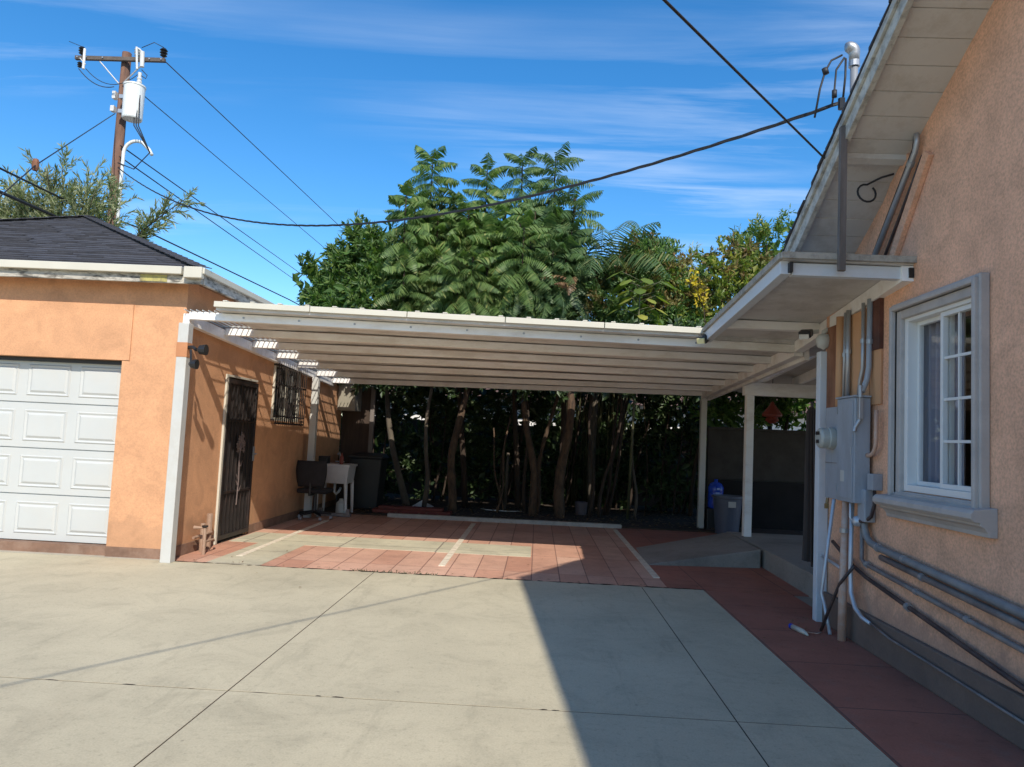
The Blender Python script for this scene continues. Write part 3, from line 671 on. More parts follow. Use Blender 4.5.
cond('conduit','grey metal conduit sloping down the wall under the soffit',[(HX-.05,5.22,3.80),(HX-.05,5.215,3.74),(HX-.05,5.24,3.67),(HX-.05,5.92,3.02)],.020,M['galv'],fit=[((HX-.05,5.30,3.61),(0,1,-.95),.027)])
cond('conduit','dark thin conduit sloping beside the grey metal one under the soffit',[(HX-.03,5.27,3.84),(HX-.03,5.29,3.72),(HX-.03,6.0,3.02)],.015,M['black_pipe'])
cond('conduit','dark lower thin conduit sloping between grey conduit and pink batten',[(HX-.02,5.19,3.63),(HX-.02,5.78,3.02)],.012,M['black_pipe'])
lp = arc((2.42,5.60,sof(5.6)-.14),.075,80,400,(.9,0,0),(0,.3,1),14)
o = MB().tube([(2.60,5.55,sof(5.55)-.03),(2.52,5.58,sof(5.55)-.05)]+lp,.008,6).build('cable_loop',M['rubber'],smooth=True); tag(o,'loose loop of black cable hanging beneath the soffit','cable')

# ------------------------------------------------------------------ electrical panel and pipes
ep = thing('electrical_panel','grey electrical panel box with round meter on the house wall','electrical box',(2.58,6.2,1.1))
MB().box(2.50,HX-.027,5.95,6.30,1.12,1.955).build('cabinet',M['grey_metal'],ep,bevel=.006)
MB().box(2.53,HX-.027,6.302,6.62,1.12,1.90).build('meter_cabinet',M['grey_metal'],ep,bevel=.006)
MB().box(2.492,2.4995,5.975,6.275,1.15,1.93).build('cover',M['grey_metal'],ep,bevel=.002)
MB().box(2.488,2.4915,6.12,6.19,1.28,1.37).build('sticker',M['white_paint'],ep)
MB().box(2.484,2.4915,5.985,5.998,1.50,1.56).build('latch',M['galv'],ep,bevel=.002)
MB().box(2.49,HX-.03,5.93,6.315,1.957,1.972).build('rain_hood',M['grey_metal'],ep,bevel=.003)
for zz in (1.22,1.86): MB().box(2.486,2.4915,6.262,6.273,zz-.03,zz+.03).build('hinge',M['galv'],ep)
MB().box(2.524,2.5295,6.33,6.60,1.42,1.425).build('seam',M['conduit_paint'],ep)
mt = MB().lathe([(.0,.0),(.095,.0),(.095,-.05),(.088,-.055),(.088,-.11),(.07,-.13),(0,-.132)],(2.53,6.45,1.63),28,'x').build('meter',paint('meter_ring',(.42,.42,.38),.3,.08,5,.05),ep,smooth=False,bevel=.003)
MB().box(2.395,2.3975,6.41,6.49,1.655,1.685).box(2.395,2.3975,6.42,6.48,1.585,1.615).build('dial',M['black'],mt)
MB().tube([(2.51,6.5,1.12),(2.50,6.5,1.06)],.012,6).box(2.49,2.515,6.485,6.52,1.03,1.07).build('padlock',paint('brass',(.28,.18,.07),.4,.2),ep)
MB().box(2.512,2.545,5.90,5.949,1.78,1.95).tube([(2.53,5.925,1.95),(2.53,5.93,2.05)],.018,8).tube([(2.53,5.925,1.78),(2.50,5.94,1.72),(2.49,5.94,1.68)],.016,8).build('conduit_body',M['galv'],ep,bevel=.005)

T1 = zt(6.3,2.6)-.12
cond('conduit','wide tan painted pipe rising above the panel beside the brown corner board',[(2.60,6.50,1.9),(2.60,6.50,T1)],.038,M['tan_board'])
cond('conduit','pair partner thin grey conduit rising from panel top nearest the tan pipe',[(2.60,6.42,1.955),(2.60,6.40,T1+.02)],.014,M['galv'],fit=[((2.6,6.41,2.35),(0,0,1),.02)])
cond('conduit','middle grey conduit above the panel with strap clamp',[(2.60,6.34,1.955),(2.60,6.34,T1+.03)],.020,M['galv'],fit=[((2.6,6.34,2.37),(0,0,1),.027)])
cond('conduit','grey conduit bending slightly into the panel top right corner',[(2.60,6.12,1.955),(2.60,6.10,2.1),(2.60,6.05,2.2),(2.60,6.05,T1+.04)],.016,M['galv'],fit=[((2.6,6.05,2.42),(0,0,1),.022)])
cond('conduit','thick dark edged conduit dropping beside the rust panel into the box',[(2.545,5.93,2.0),(2.59,5.95,2.1),(2.60,5.94,2.2),(2.60,5.93,T1+.05)],.022,M['grey_metal'],fit=[((2.6,5.93,2.4),(0,0,1),.028)])
cond('conduit','curved tan pipe looping from wall into the right side of the panel',[(2.60,5.80,1.85),(2.60,5.80,1.70)]+arc((2.60,5.92,1.62),.12,180,270,(0,1,0),(0,0,1),6)[0:]+[(2.60,5.96,1.50)],.016,M['tangpipe'])
jb_ = thing('junction_box','small dark grey square junction box beside the window sill','electrical box',(2.6,5.83,1.2))
MB().box(2.57,HX-.001,5.79,5.88,1.235,1.36).build('box_body',M['grey_metal'],jb_,bevel=.004)
MB().tube([(2.61,5.84,1.235),(2.61,5.84,1.12),(2.60,5.87,1.03),(2.58,5.93,.985),(2.56,6.0,.98)],.014,8).build('flexible_conduit',M['black_pipe'],jb_,smooth=True)
sb_ = thing('switch_box','grey disconnect box mounted under the electrical panel corner','electrical box',(2.6,5.95,1.0))
MB().box(2.56,HX-.001,5.90,6.03,.98,1.235).build('box_body',M['grey_metal'],sb_,bevel=.01)
MB().tube([(2.53,6.08,1.16),(2.53,6.085,1.0),(2.55,6.05,.95)],.012,8).build('side_pipe',M['silver'],sb_,smooth=True)
MB().lathe([(0,.045),(.03,.035),(.042,.0),(.03,-.035),(0,-.04)],(2.56,6.02,.975),14).build('fitting',M['silver'],sb_,smooth=True)
# two long parallel conduits along the wall
pa = [(2.60,5.98,1.0),(2.60,5.98,.93),(2.60,5.95,.87),(2.60,5.88,.83),(2.60,5.75,.81),(2.60,4.0,.70),(2.60,1.0,.50)]
cond('conduit','upper thick bright grey conduit sweeping from the panel along the wall',pa,.0265,M['conduit_grey'],12,fit=[((2.60,5.74,.81),(0,1,.06),.033),((2.60,5.35,.785),(0,1,.06),.029)])
cond('conduit','dark thick conduit running tight beneath the upper bright grey one',[(2.60,5.70,.745),(2.60,4.0,.637),(2.60,1.0,.44)],.022,M['conduit_paint'],12,fit=[((2.60,5.1,.707),(0,1,.06),.028)])
cond('conduit','thin grey conduit along the wall midway between thick and black pipes',[(2.61,6.05,1.0),(2.61,6.05,.68),(2.61,6.0,.655),(2.61,5.9,.645),(2.61,4.2,.52),(2.61,1,.30)],.017,M['conduit_paint'],fit=[((2.61,5.95,.65),(0,1,.05),.026),((2.61,5.2,.593),(0,1,.06),.022),((2.61,4.6,.55),(0,1,.06),.022)])
cond('conduit','black pipe running low along the house wall',[(2.605,6.62,.74),(2.605,6.2,.60),(2.605,5.95,.55),(2.605,4.2,.335),(2.605,1,-.02)],.016,M['black_pipe'],fit=[((2.605,5.3,.47),(0,1,.12),.028)])
cond('drain_pipe','pale silver pipe dropping straight from panel and bending toward the wall base',[(2.55,6.10,1.12),(2.55,6.12,.62),(2.55,6.10,.40),(2.55,6.02,.30),(2.56,5.92,.25),(2.57,5.80,.235)],[.018,.018,.018,.018,.016,.013],M['silver'])
cond('ground_cable','thin brown cable drooping along the wall base from the silver pipe end',[(2.57,5.82,.24),(2.575,5.5,.20),(2.58,5.0,.185),(2.58,4.2,.16),(2.58,3.4,.14),(2.58,1,.12)],.008,M['conduit_paint'],8)
cond('ground_pipe','stout tan and white pipe rising from the red path to the panel',[(2.53,6.22,-.02),(2.53,6.21,.4),(2.54,6.2,1.12)],[.034,.034,.028],M['tangpipe'],fit=[((2.535,6.2,.88),(0,0,1),.04)])
cond('loose_pipe','slanted silver tube leaning from panel underside to the white post foot',[(2.50,6.34,1.12),(2.50,6.58,.30),(2.51,6.54,.22),(2.50,6.38,.0)],.015,M['silver'])
cond('cross_pipe','short horizontal silver tube from white post to the tan pipe',[(2.60,6.84,.58),(2.56,6.25,.55)],.014,M['silver'])
o = MB().tube([(2.55,6.05,.62),(2.50,6.2,.45),(2.48,6.35,.22),(2.44,6.42,.02)],.013,8).build('black_hose',M['black_pipe'],smooth=True); tag(o,'dark hose slanting down behind the silver tubes at the panel','hose')
o = MB().tube([(2.44,6.40,.012),(2.38,6.35,.010),(2.30,6.38,.012),(2.24,6.33,.012)],.004,6).build('wire',M['tangpipe'],smooth=True); tag(o,'thin wire lying on the red path leading to the small tube','wire')
tbk = thing('glue_tube','small white and blue squeezed tube lying on the red path','tube',(2.22,6.30,0))
MB().tube([(2.235,6.50,.02),(2.265,6.35,.02),(2.275,6.30,.016),(2.28,6.27,.010)],[.021,.021,.014,.006],12).build('tube_body',M['gutter_white'],tbk,smooth=True)
MB().tube([(2.228,6.535,.02),(2.2345,6.502,.02)],.022,12).build('cap',M['blue'],tbk)

# mast on the roof
ms = thing('service_mast','galvanised service mast with rounded weatherhead above the roof edge','mast',(2.52,6.1,3.4))
MB().tube([(2.52,6.1,3.42),(2.52,6.1,4.820)],.032,12).build('mast_pipe',M['galv'],ms,smooth=True)
hd = MB(); hd.tube([(2.52,6.1,4.790),(2.52,6.1,4.860)]+arc((2.52-.05,6.1,4.870),.05,0,110,(1,0,0),(0,0,1),6),[.040,.044]+[.046,.048,.05,.05,.048,.045,.038],14)
hd.build('weatherhead',M['galv'],ms,smooth=True)
MB().tube([(2.52,6.1,4.750),(2.52,6.1,4.800)],.045,12).build('collar',M['galv'],ms)
MB().tube([(2.52,6.1,4.400),(2.52,6.1,4.430)],.045,12).build('collar',M['galv'],ms)
k_ = MB()
k_.tube([(2.42,6.1,4.850),(2.33,6.1,4.800),(2.28,6.1,4.700),(2.24,6.1,4.550),(2.2,6.1,4.300)],.009,6)
k_.tube([(2.44,6.1,4.830),(2.38,6.12,4.730),(2.36,6.1,4.550),(2.34,6.1,4.400)],.009,6); k_.tube([(2.45,6.1,4.820),(2.44,6.08,4.650),(2.43,6.1,4.450)],.009,6)
k_.tube([(2.29,6.1,4.680),(2.275,6.1,4.730)],.026,8); k_.tube([(2.36,6.1,4.480),(2.36,6.1,4.540)],.022,8)
k_.build('service_wires',M['rubber'],ms,smooth=True)
MB().tube([(2.50,6.1,4.430),(2.42,6.1,4.420)],.018,8).tube([(2.42,6.1,4.380),(2.42,6.1,4.470)],.03,8).build('insulator',M['black'],ms)

# ------------------------------------------------------------------ porch cover at the back
pc = thing('porch_cover','white timber porch roof with rafters behind the house corner','porch roof',(4.5,9,0))
def pz(y): return 2.80-(y-7.0)*.075
MB().box(3.02,6.2,11.02,11.14,pz(11.1)-.19,pz(11.1)).build('beam',M['carport_paint'],pc,bevel=.005)
MB().box(3.06,3.17,11.02,11.14,.236,pz(11.1)-.19).build('post',M['carport_paint'],pc,bevel=.006)
MB().box(6.05,6.16,11.02,11.14,.236,pz(11.1)-.19).build('post',M['carport_paint'],pc,bevel=.006)
for k in range(6):
    x = 3.30+k*.55; MB().beam((x,7.0,pz(7)+.07),(x,11.35,pz(11.35)+.07),.05,.13).build('rafter',M['carport_paint'],pc)
MB().add([(3.22,6.99,pz(7)+.14),(6.4,6.99,pz(7)+.14),(6.4,11.45,pz(11.45)+.14),(3.22,11.45,pz(11.45)+.14),(3.22,6.99,pz(7)+.165),(6.4,6.99,pz(7)+.165),(6.4,11.45,pz(11.45)+.165),(3.22,11.45,pz(11.45)+.165)],[(0,3,2,1),(4,5,6,7),(0,1,5,4),(1,2,6,5),(2,3,7,6),(3,0,4,7)]).build('sheathing',M['soffit_paint'],pc)
MB().box(3.22,7.5,11.46,14.9,2.62,2.66).build('rear_shade_roof',M['soffit_paint'],pc)  # flat roof piece added out of view to shade the wall behind
ho = thing('hanging_ornament','orange red cone shaped ornament hanging by the porch post','ornament',(3.55,11.4,2.0))
MB().lathe([(0,.22),(.02,.21),(.04,.17),(.10,.09),(.15,.02),(.14,-.01),(.08,-.02),(.10,-.07),(.05,-.11),(0,-.12)],(3.55,11.4,2.03),14).build('body',M['red'],ho,smooth=False)
MB().tube([(3.55,11.4,2.32),(3.55,11.4,2.62)],.005,5).build('string',M['rubber'],ho)

# back wall beyond the porch
bwl = thing('block_wall','grey brown masonry wall behind the porch and bins','wall',(5,14.5,0))
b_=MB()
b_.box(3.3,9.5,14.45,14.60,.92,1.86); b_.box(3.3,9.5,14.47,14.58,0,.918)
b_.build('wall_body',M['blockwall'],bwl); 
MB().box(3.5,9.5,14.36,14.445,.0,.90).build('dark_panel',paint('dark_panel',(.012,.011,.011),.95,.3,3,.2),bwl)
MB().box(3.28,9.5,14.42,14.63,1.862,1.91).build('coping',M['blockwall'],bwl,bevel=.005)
o = thing('folded_umbrella','tall folded dark brown canvas standing behind the white corner post','umbrella',(3.02,8.25,.27))
t=MB(); n=14; prof=[(.33,.11),(.5,.10),(1.0,.085),(1.6,.07),(1.95,.055),(2.0,.02)]
vs=[];fs=[]
for j,(z,r_) in enumerate(prof):
    for k in range(n*2):
        a_=math.pi*k/n; rr=r_*(1 if k%2 else .72); vs.append((3.0+.02*(2-z)+rr*math.cos(a_),8.25+rr*math.sin(a_),z))
for j in range(len(prof)-1):
    for k in range(n*2): k2=(k+1)%(2*n); fs.append((j*2*n+k,j*2*n+k2,(j+1)*2*n+k2,(j+1)*2*n+k))
t.add(vs,fs); t.build('canopy',M['brown_fabric'],o)
MB().tube([(3.035,8.25,.27),(3.0,8.25,2.06)],.018,8).build('pole',M['black_pipe'],o)

# trash bins
def bin_(name,label,x,y,z,w_,h_,m_,lidm):
    o = thing(name,label,'trash bin',(x,y,z)); a=w_/2; b=a*.82
    MB().add([(x-b,y-b,z),(x+b,y-b,z),(x+b,y+b,z),(x-b,y+b,z),(x-a,y-a,z+h_),(x+a,y-a,z+h_),(x+a,y+a,z+h_),(x-a,y+a,z+h_)],[(0,3,2,1),(4,5,6,7),(0,1,5,4),(1,2,6,5),(2,3,7,6),(3,0,4,7)]).build('body',m_,o,bevel=.03)
    l=MB(); l.add([(x-a-.03,y-a-.04,z+h_+.002),(x+a+.03,y-a-.04,z+h_+.002),(x+a+.03,y+a+.03,z+h_+.002),(x-a-.03,y+a+.03,z+h_+.002),(x-a-.02,y-a-.03,z+h_+.04),(x+a+.02,y-a-.03,z+h_+.04),(x+a*.8,y+a,z+h_+.09),(x-a*.8,y+a,z+h_+.09)],[(0,3,2,1),(4,5,6,7),(0,1,5,4),(1,2,6,5),(2,3,7,6),(3,0,4,7)])
    l.build('lid',lidm,o,bevel=.012)
    for s_ in (-1,1): MB().tube([(x+s_*b*.9-.03,y+b,z+.09),(x+s_*b*.9+.03,y+b,z+.09)],.09,14).build('wheel',M['black'],o)
    MB().tube([(x-a*.8,y+a+.05,z+h_-.02),(x+a*.8,y+a+.05,z+h_-.02)],.014,8).build('handle',m_,o)
    return o
bin_('trash_bin','large dark wheeled bin behind the utility sink',-3.25,14.35,0.02,.62,.98,M['bin_dark'],M['bin_dark'])
gb = thing('trash_can','grey round plastic bin between the two white porch posts','trash bin',(3.42,13.4,0))
MB().lathe([(.0,0),(.20,0),(.25,.62),(.275,.63),(.275,.67),(.24,.67),(.19,.03),(0,.03)],(3.42,13.4,0),28).build('body',M['bin_grey'],gb,smooth=False)
MB().box(3.37,3.50,13.125,13.135,.48,.58).build('sticker',M['white_paint'],gb)
wj = thing('water_jug','upright blue water jug beside the right carport post','water jug',(3.30,13.9,.45))
MB().box(3.16,3.55,13.8,14.1,0,.40).build('crate',M['black'],wj,bevel=.01)
jp=[(0,.40),(.12,.40),(.14,.43),(.14,.52),(.132,.54),(.14,.56),(.14,.66),(.132,.68),(.14,.70),(.14,.78),(.10,.85),(.035,.88),(.035,.93),(0,.93)]
MB().lathe(jp,(3.33,13.9,.0),24).build('bottle',M['blue'],wj,smooth=True)
bg2 = MB()
for z in (.50,.585,.66,.74): bg2.box(3.33-.035+.02*(z>.7),3.33+.035,13.753,13.757,z,z+.035)
bg2.build('printed_mark',paint('pale_print',(.3,.4,.7),.4,.1),wj)

# office chair
ch = thing('office_chair','black office chair with mesh back facing the wall near the sink','chair',(-3.68,12.2,0))
cx_,cy_ = -3.68,12.2
MB().box(cx_-.25,cx_+.25,cy_-.05,cy_+.42,.44,.52).build('seat',M['fabric_black'],ch,bevel=.03)
bk_=MB(); n=10
vs=[];fs=[]
for j in range(7):
    z=.56+j*.42/6; hw=.20+.045*math.sin(j/6*math.pi*.8)
    for i in range(n+1):
        u=-1+2*i/n; vs.append((cx_+u*hw, cy_-.10-.03*math.sin(j/6*2.2)+.06*u*u, z))
for j in range(6):
    for i in range(n): fs.append((j*(n+1)+i,j*(n+1)+i+1,(j+1)*(n+1)+i+1,(j+1)*(n+1)+i))
bk_.add(vs,fs); b0=bk_.build('backrest',M['fabric_black'],ch,smooth=True); so=b0.modifiers.new('s','SOLIDIFY'); so.thickness=.035
MB().tube([(cx_,cy_+.2,.44),(cx_,cy_+.2,.12)],[.03,.035],12).tube([(cx_,cy_-.13,.75),(cx_,cy_-.13,.42),(cx_,cy_+.1,.42)],.02,8).build('column',M['black'],ch)
for k in range(5):
    a_=R(72*k+20); e=(cx_+.28*math.cos(a_),cy_+.2+.28*math.sin(a_),.09)
    l=MB().tube([(cx_,cy_+.2,.13),e],[.028,.018],8).build('leg',M['black'],ch); MB().lathe([(0,-.02),(.03,-.02),(.03,.02),(0,.02)],(e[0],e[1],.032),12,'x').build('caster',M['galv'],l)
# utility sink
sk = thing('utility_sink','white plastic laundry sink on legs against the back of the garage wall','sink',(-3.4,13.3,0))
sx0,sx1,sy0,sy1=-3.91,-3.31,13.05,13.6
b_=MB(); b_.box(sx0-.02,sx1+.02,sy0-.02,sy1+.02,.86,.90); b_.add([(sx0+.03,sy0+.03,.56),(sx1-.03,sy0+.03,.56),(sx1-.03,sy1-.03,.56),(sx0+.03,sy1-.03,.56),(sx0,sy0,.86),(sx1,sy0,.86),(sx1,sy1,.86),(sx0,sy1,.86)],[(0,3,2,1),(0,1,5,4),(1,2,6,5),(2,3,7,6),(3,0,4,7)])
b_.build('basin',M['sink_white'],sk,bevel=.008)
for x in (sx0+.05,sx1-.05):
    for y in (sy0+.05,sy1-.05): MB().tube([(x,y,.60),(x+(.03 if x>-3.57 else -.0),y,.0)],[.035,.022],8).build('leg',M['sink_white'],sk)
MB().tube([(-3.61,13.3,.56),(-3.61,13.3,.40),(-3.57,13.3,.36),(-3.53,13.3,.40),(-3.53,13.42,.46)],.022,8).build('drain',M['sink_white'],sk,smooth=True)
MB().tube([(-3.61,13.56,.90),(-3.61,13.56,1.05),(-3.61,13.50,1.10),(-3.61,13.40,1.07)],.012,8).tube([(-3.69,13.56,.93),(-3.53,13.56,.93)],.012,8).build('faucet',M['silver'],sk,smooth=True)
o = tag(MB().box(-3.89,-3.73,13.15,13.35,.902,1.03).build('storage_box',M['black'],bevel=.008),'small black box standing on the left rim of the sink','box')
o = MB().lathe([(0,0),(.035,0),(.035,.13),(.012,.17),(.012,.20),(0,.20)],(-3.47,13.15,.902),14).build('bottle',M['red'],smooth=False); tag(o,'small red bottle on the right front rim of the sink','bottle')
o = MB().lathe([(0,0),(.09,0),(.09,.20),(.04,.25),(.04,.28),(0,.28)],(-3.47,13.30,.0),16).build('jug',M['white_paint'],smooth=False); tag(o,'white plastic jug on the ground under the sink','jug')
o = MB().box(-3.79,-3.22,12.95,13.08,.0,.05).box(-3.77,-3.72,12.96,13.07,.051,.13).box(-3.29,-3.24,12.96,13.07,.051,.13).build('step_stool',M['conduit_paint'],bevel=.004); tag(o,'low grey frame stool on the paving before the sink','stool')
# back partition with cabinet
pt_ = thing('wooden_partition','dark brown wooden shed wall at the far end of the garage','shed wall',(-3.2,15.0,0))
MB().box(-4.0,-3.40,14.98,15.06,.02,2.9).build('boards',M['dark_wood'],pt_); MB().box(-3.42,-3.34,14.93,15.02,.02,2.75).build('post',M['grey_wood'],pt_)
cb_ = thing('wall_cabinet','cream wall cabinet mounted high at the end of the garage wall','cabinet',(-3.55,14.6,1.9))
MB().box(-3.98,-3.62,14.50,14.975,1.90,2.42).build('body',paint('cream_cabinet',(.26,.235,.19),.5,.08),cb_,bevel=.006)
MB().box(-3.99,-3.60,14.48,14.975,2.422,2.47).build('top',M['sink_white'],cb_,bevel=.004); MB().box(-3.96,-3.64,14.487,14.498,1.93,2.39).build('door',paint('cream_door',(.28,.255,.20),.5,.08),cb_,bevel=.004)
rb2 = MB().box(-3.0,-1.55,13.75,14.1,.02,.085).box(-2.9,-1.7,13.80,14.02,.087,.14).build('red_planks',M['redwood'],bevel=.006); tag(rb2,'stack of dark red planks on the soil behind the left of the curb','planks')
o = MB().add([(-2.5,15.1,.03),(-2.1,15.0,.03),(-2.05,15.2,.04),(-2.45,15.35,.05),(-2.3,15.18,.16)],[(0,1,4),(1,2,4),(2,3,4),(3,0,4),(0,3,2,1)]).build('plastic_sheet',M['sink_white']); tag(o,'crumpled pale plastic lying among the trunks at the left','plastic bag')
o = MB().lathe([(0,0),(.11,0),(.13,.25),(.12,.26),(0,.24)],(.95,15.3,.02),16).build('bucket',paint('mauve_bucket',(.12,.10,.11),.5,.1),smooth=False); tag(o,'dull mauve bucket on the soil among the stems','bucket')

wk=MB(); rw=random.Random(6)
for i in range(90):
    x=rw.uniform(-1.95,-1.0); y=8.05+rw.uniform(-.012,.02); d=V(rw.uniform(-1,1),rw.uniform(-.6,.6),rw.uniform(.5,1.2)).normalized(); L_=rw.uniform(.015,.04)
    wk.add([(x-.004,y,0),(x+.004,y,0),(x+d.x*L_,y+d.y*L_,d.z*L_)],[(0,1,2)])
wk=wk.build('weeds',M['leaf_dark'],fix=False); tag(wk,'low weeds growing along the edge between drive and red paving','weeds',kind='stuff')
ll=MB(); rw=random.Random(16)
for i in range(1600):
    x=rw.uniform(-3.6,3.4); y=rw.uniform(13.5,16.8); d=V(rw.uniform(-1,1),rw.uniform(-1,1),rw.uniform(-.1,.25)).normalized(); n_=V(-d.y,d.x,0); L_=rw.uniform(.05,.11); p=V(x,y,.03+rw.uniform(0,.03))
    ll.add([p,p+d*L_*.5+n_*L_*.2,p+d*L_,p+d*L_*.5-n_*L_*.2],[(0,1,2,3)])
ll=ll.build('fallen_leaves',M['leaf_dry'],fix=False); tag(ll,'dry fallen leaves covering the soil under the trees','leaf litter',kind='stuff')
cl_=tag(MB().tube([(-.2,15.2,.04),(-.5,14.9,.05),(-.95,15.0,.05),(-1.1,15.3,.04)],.012,6).build('garden_hose',M['porcelain'],smooth=True),'pale thin hose lying on the soil between the trunks','hose')
pv=tag(MB().tube([(-.62,15.6,.02),(-.60,15.6,1.2)],.03,10).build('plastic_pipe',M['palebark'],smooth=True),'upright pale pipe standing in the dark planting','pipe')
# ------------------------------------------------------------------ fence and neighbour behind
fc = thing('back_fence','dark weathered board fence added behind the planting to block the sky','fence',(0,18.2,0))  # added to shut out sky between the trunks and keep the planting dark
f_=MB(); x=-9.
while x<9.5:
    f_.box(x,x+.1478,18.2+rnd.uniform(0,.006),18.225,.02,1.85+rnd.uniform(-.02,.02)); x+=.148
f_.build('boards',M['dark_wood'],fc)
for k in range(8): MB().box(-9+k*2.4,-8.91+k*2.4,18.23,18.32,.02,1.9).build('post',M['dark_wood'],fc)
nb_ = thing('neighbour_house','white neighbouring house glimpsed through the leaves behind the fence','house',(1,26,0))
w_=MB().box(-6,9,24,30,0,2.75); w_.build('wall',M['neigh'],nb_)
rr=MB(); rr.prism([(23.3,2.74),(30.7,2.74),(27,4.1)],'x',-6.5,9.5); rr.build('roof',paint('brown_roof',(.14,.08,.06),.9,.2),nb_)
for x in (-3.2,.8,5.0):
    q=MB().box(x,x+1.3,23.95,23.995,1.3,2.3).build('window',M['darkglass'],nb_); fm=MB(); fm.box(x-.05,x+1.35,23.93,23.949,2.3,2.36).box(x-.05,x+1.35,23.93,23.949,1.24,1.3).box(x+.63,x+.67,23.93,23.949,1.3,2.3).build('frame',M['gutter_white'],q)

# ------------------------------------------------------------------ foliage
def rv(r_): 
    while True:
        p = V(r_.uniform(-1,1),r_.uniform(-1,1),r_.uniform(-1,1))
        if .02 < p.length <= 1: return p
def leaf(mb, p, d, n_, L, Wd):
    """one pointed leaf, slightly folded"""
    s_ = d.cross(n_)
    if s_.length < 1e-3: s_ = d.cross(V(1,0,0))
    s_.normalize(); up = s_.cross(d)
    mb.add([p, p+d*L*.45+s_*Wd*.5+up*Wd*.12, p+d*L-up*L*.08, p+d*L*.45-s_*Wd*.5+up*Wd*.12], [(0,1,2,3)])
def spray(mb, r_, p0, d, L, nleaf, lsize, lw, spread=.9, droop=.3):
    p = p0.copy(); d = d.normalized(); step = L/nleaf*2
    for i in range(nleaf//2):
        p = p + d*step; d = (d + V(0,0,-droop*.06) + rv(r_)*.08).normalized()
        for k in range(2):
            ld = (d*.6 + rv(r_)*spread).normalized(); leaf(mb, p, ld, rv(r_), lsize*r_.uniform(.6,1.25), lw*r_.uniform(.7,1.2))
def crown_clumps(r_, blobs, n):
    out = []
    tot = sum(b[1][0]*b[1][1]*b[1][2] for b in blobs)
    for c, rad in blobs:
        for _ in range(max(3,int(n*rad[0]*rad[1]*rad[2]/tot))):
            q = rv(r_).normalized()*(r_.uniform(.25,1)**.45); out.append((V(c[0]+q.x*rad[0], c[1]+q.y*rad[1], c[2]+q.z*rad[2]), q))
    return out
def bentpath(r_, a, b, n=6, w_=.08):
    a=Vector(a); b=Vector(b); L=(b-a).length; out=[]
    ph=r_.uniform(0,6); ph2=r_.uniform(0,6)
    for i in range(n+1):
        t=i/n; p=a.lerp(b,t); p.x+=math.sin(t*5+ph)*w_*L*.25*min(1,t*3)*(1-t*.4); p.y+=math.cos(t*4+ph2)*w_*L*.2*min(1,t*3); out.append(p)
    return out
def leafy(name, label, seed, base, top, blobs, nclump, per, ls, lw, lm, bark='bark', tr=.08, cat='tree', group=None, spread=.9, stems=1, twig=.38, accent=None, droop=.5, limbs=12, fill=260):
    r_ = random.Random(seed); root = thing(name,label,cat,base,group)
    tb_ = MB()
    for s_ in range(stems):
        off = V(r_.uniform(-1,1),r_.uniform(-1,1),0)*(.0 if stems==1 else .22)
        pth = bentpath(r_, Vector(base)+off, Vector(top)+off*2.5, 8, .10)
        tb_.tube(pth,[tr*(1.15 if i==0 else 1)*(1-.6*i/8)/(1 if stems==1 else 1.6) for i in range(9)],8)
    cl = crown_clumps(r_, blobs, nclump)
    pick = r_.sample(cl, min(limbs,len(cl)))
    for c,q in pick:
        zt_ = max(base[2]+.5,min(top[2], c.z-abs(c.x-top[0])*.6)); t=(zt_-base[2])/(top[2]-base[2]); s0=Vector(base).lerp(Vector(top),t)
        tb_.tube(bentpath(r_, s0, c, 5, .08),[tr*.42,tr*.36,tr*.3,tr*.22,tr*.14,tr*.08],6)
    tb_.build('trunk',M[bark],root,smooth=True)
    mb = MB(); ac = MB()
    for c,q in cl:
        tgt = ac if (accent and r_.random()<accent[1] and c.z>accent[2]) else mb
        ns = 4
        for k in range(ns):
            d = (q*.7+rv(r_)*.9+V(0,0,.35)).normalized(); spray(tgt, r_, c-d*twig*.5, d, twig, per//ns, ls, lw, spread, droop)
    tot = sum(b[1][0]*b[1][1]*b[1][2] for b in blobs)
    for c,rad in blobs:
        for _ in range(int(fill*rad[0]*rad[1]*rad[2])):
            q=rv(r_); leaf(mb, V(c[0]+q.x*rad[0]*.8,c[1]+q.y*rad[1]*.8,c[2]+q.z*rad[2]*.8), rv(r_).normalized(), rv(r_), ls*1.7, ls*1.0)
    mb.build('crown',M[lm],root,fix=False)
    if accent and ac.v: ac.build('crown',M[accent[0]],root,fix=False)
    return root

def frond(mb, r_, p0, az, el, L, Wd, pairs=13, droop=.9, lw=.055, hang=.35):
    """pinnate frond: arched rachis with pairs of hanging leaflets"""
    p = p0.copy(); step = L/pairs; e = el; h = V(math.cos(az),math.sin(az),0); sd = V(-math.sin(az),math.cos(az),0)
    pr = p.copy()
    for i in range(pairs):
        t=(i+.5)/pairs; d = h*math.cos(e)+V(0,0,math.sin(e)); up = -h*math.sin(e)+V(0,0,math.cos(e))
        pn = p + d*step; e -= droop/pairs
        mb.add([p-sd*.006,p+sd*.006,pn+sd*.005,pn-sd*.005],[(0,1,2,3)])
        wl = Wd*(math.sin(math.pi*min(1,.12+t*.9))**.6)*r_.uniform(.85,1.1)
        for s_ in (-1,1):
            ld = (sd*s_*1.0 + d*.45 - up*hang*r_.uniform(.6,1.5)).normalized(); wv = d*lw*.5
            q0 = p+d*step*.5; q1 = q0+ld*wl*.55; q2 = q0+ld*wl-up*wl*.18
            mb.add([q0-wv*.6,q0+wv*.6,q1+wv,q2+wv*.3,q2-wv*.3,q1-wv],[(0,1,2,5),(5,2,3,4)])
        p = pn
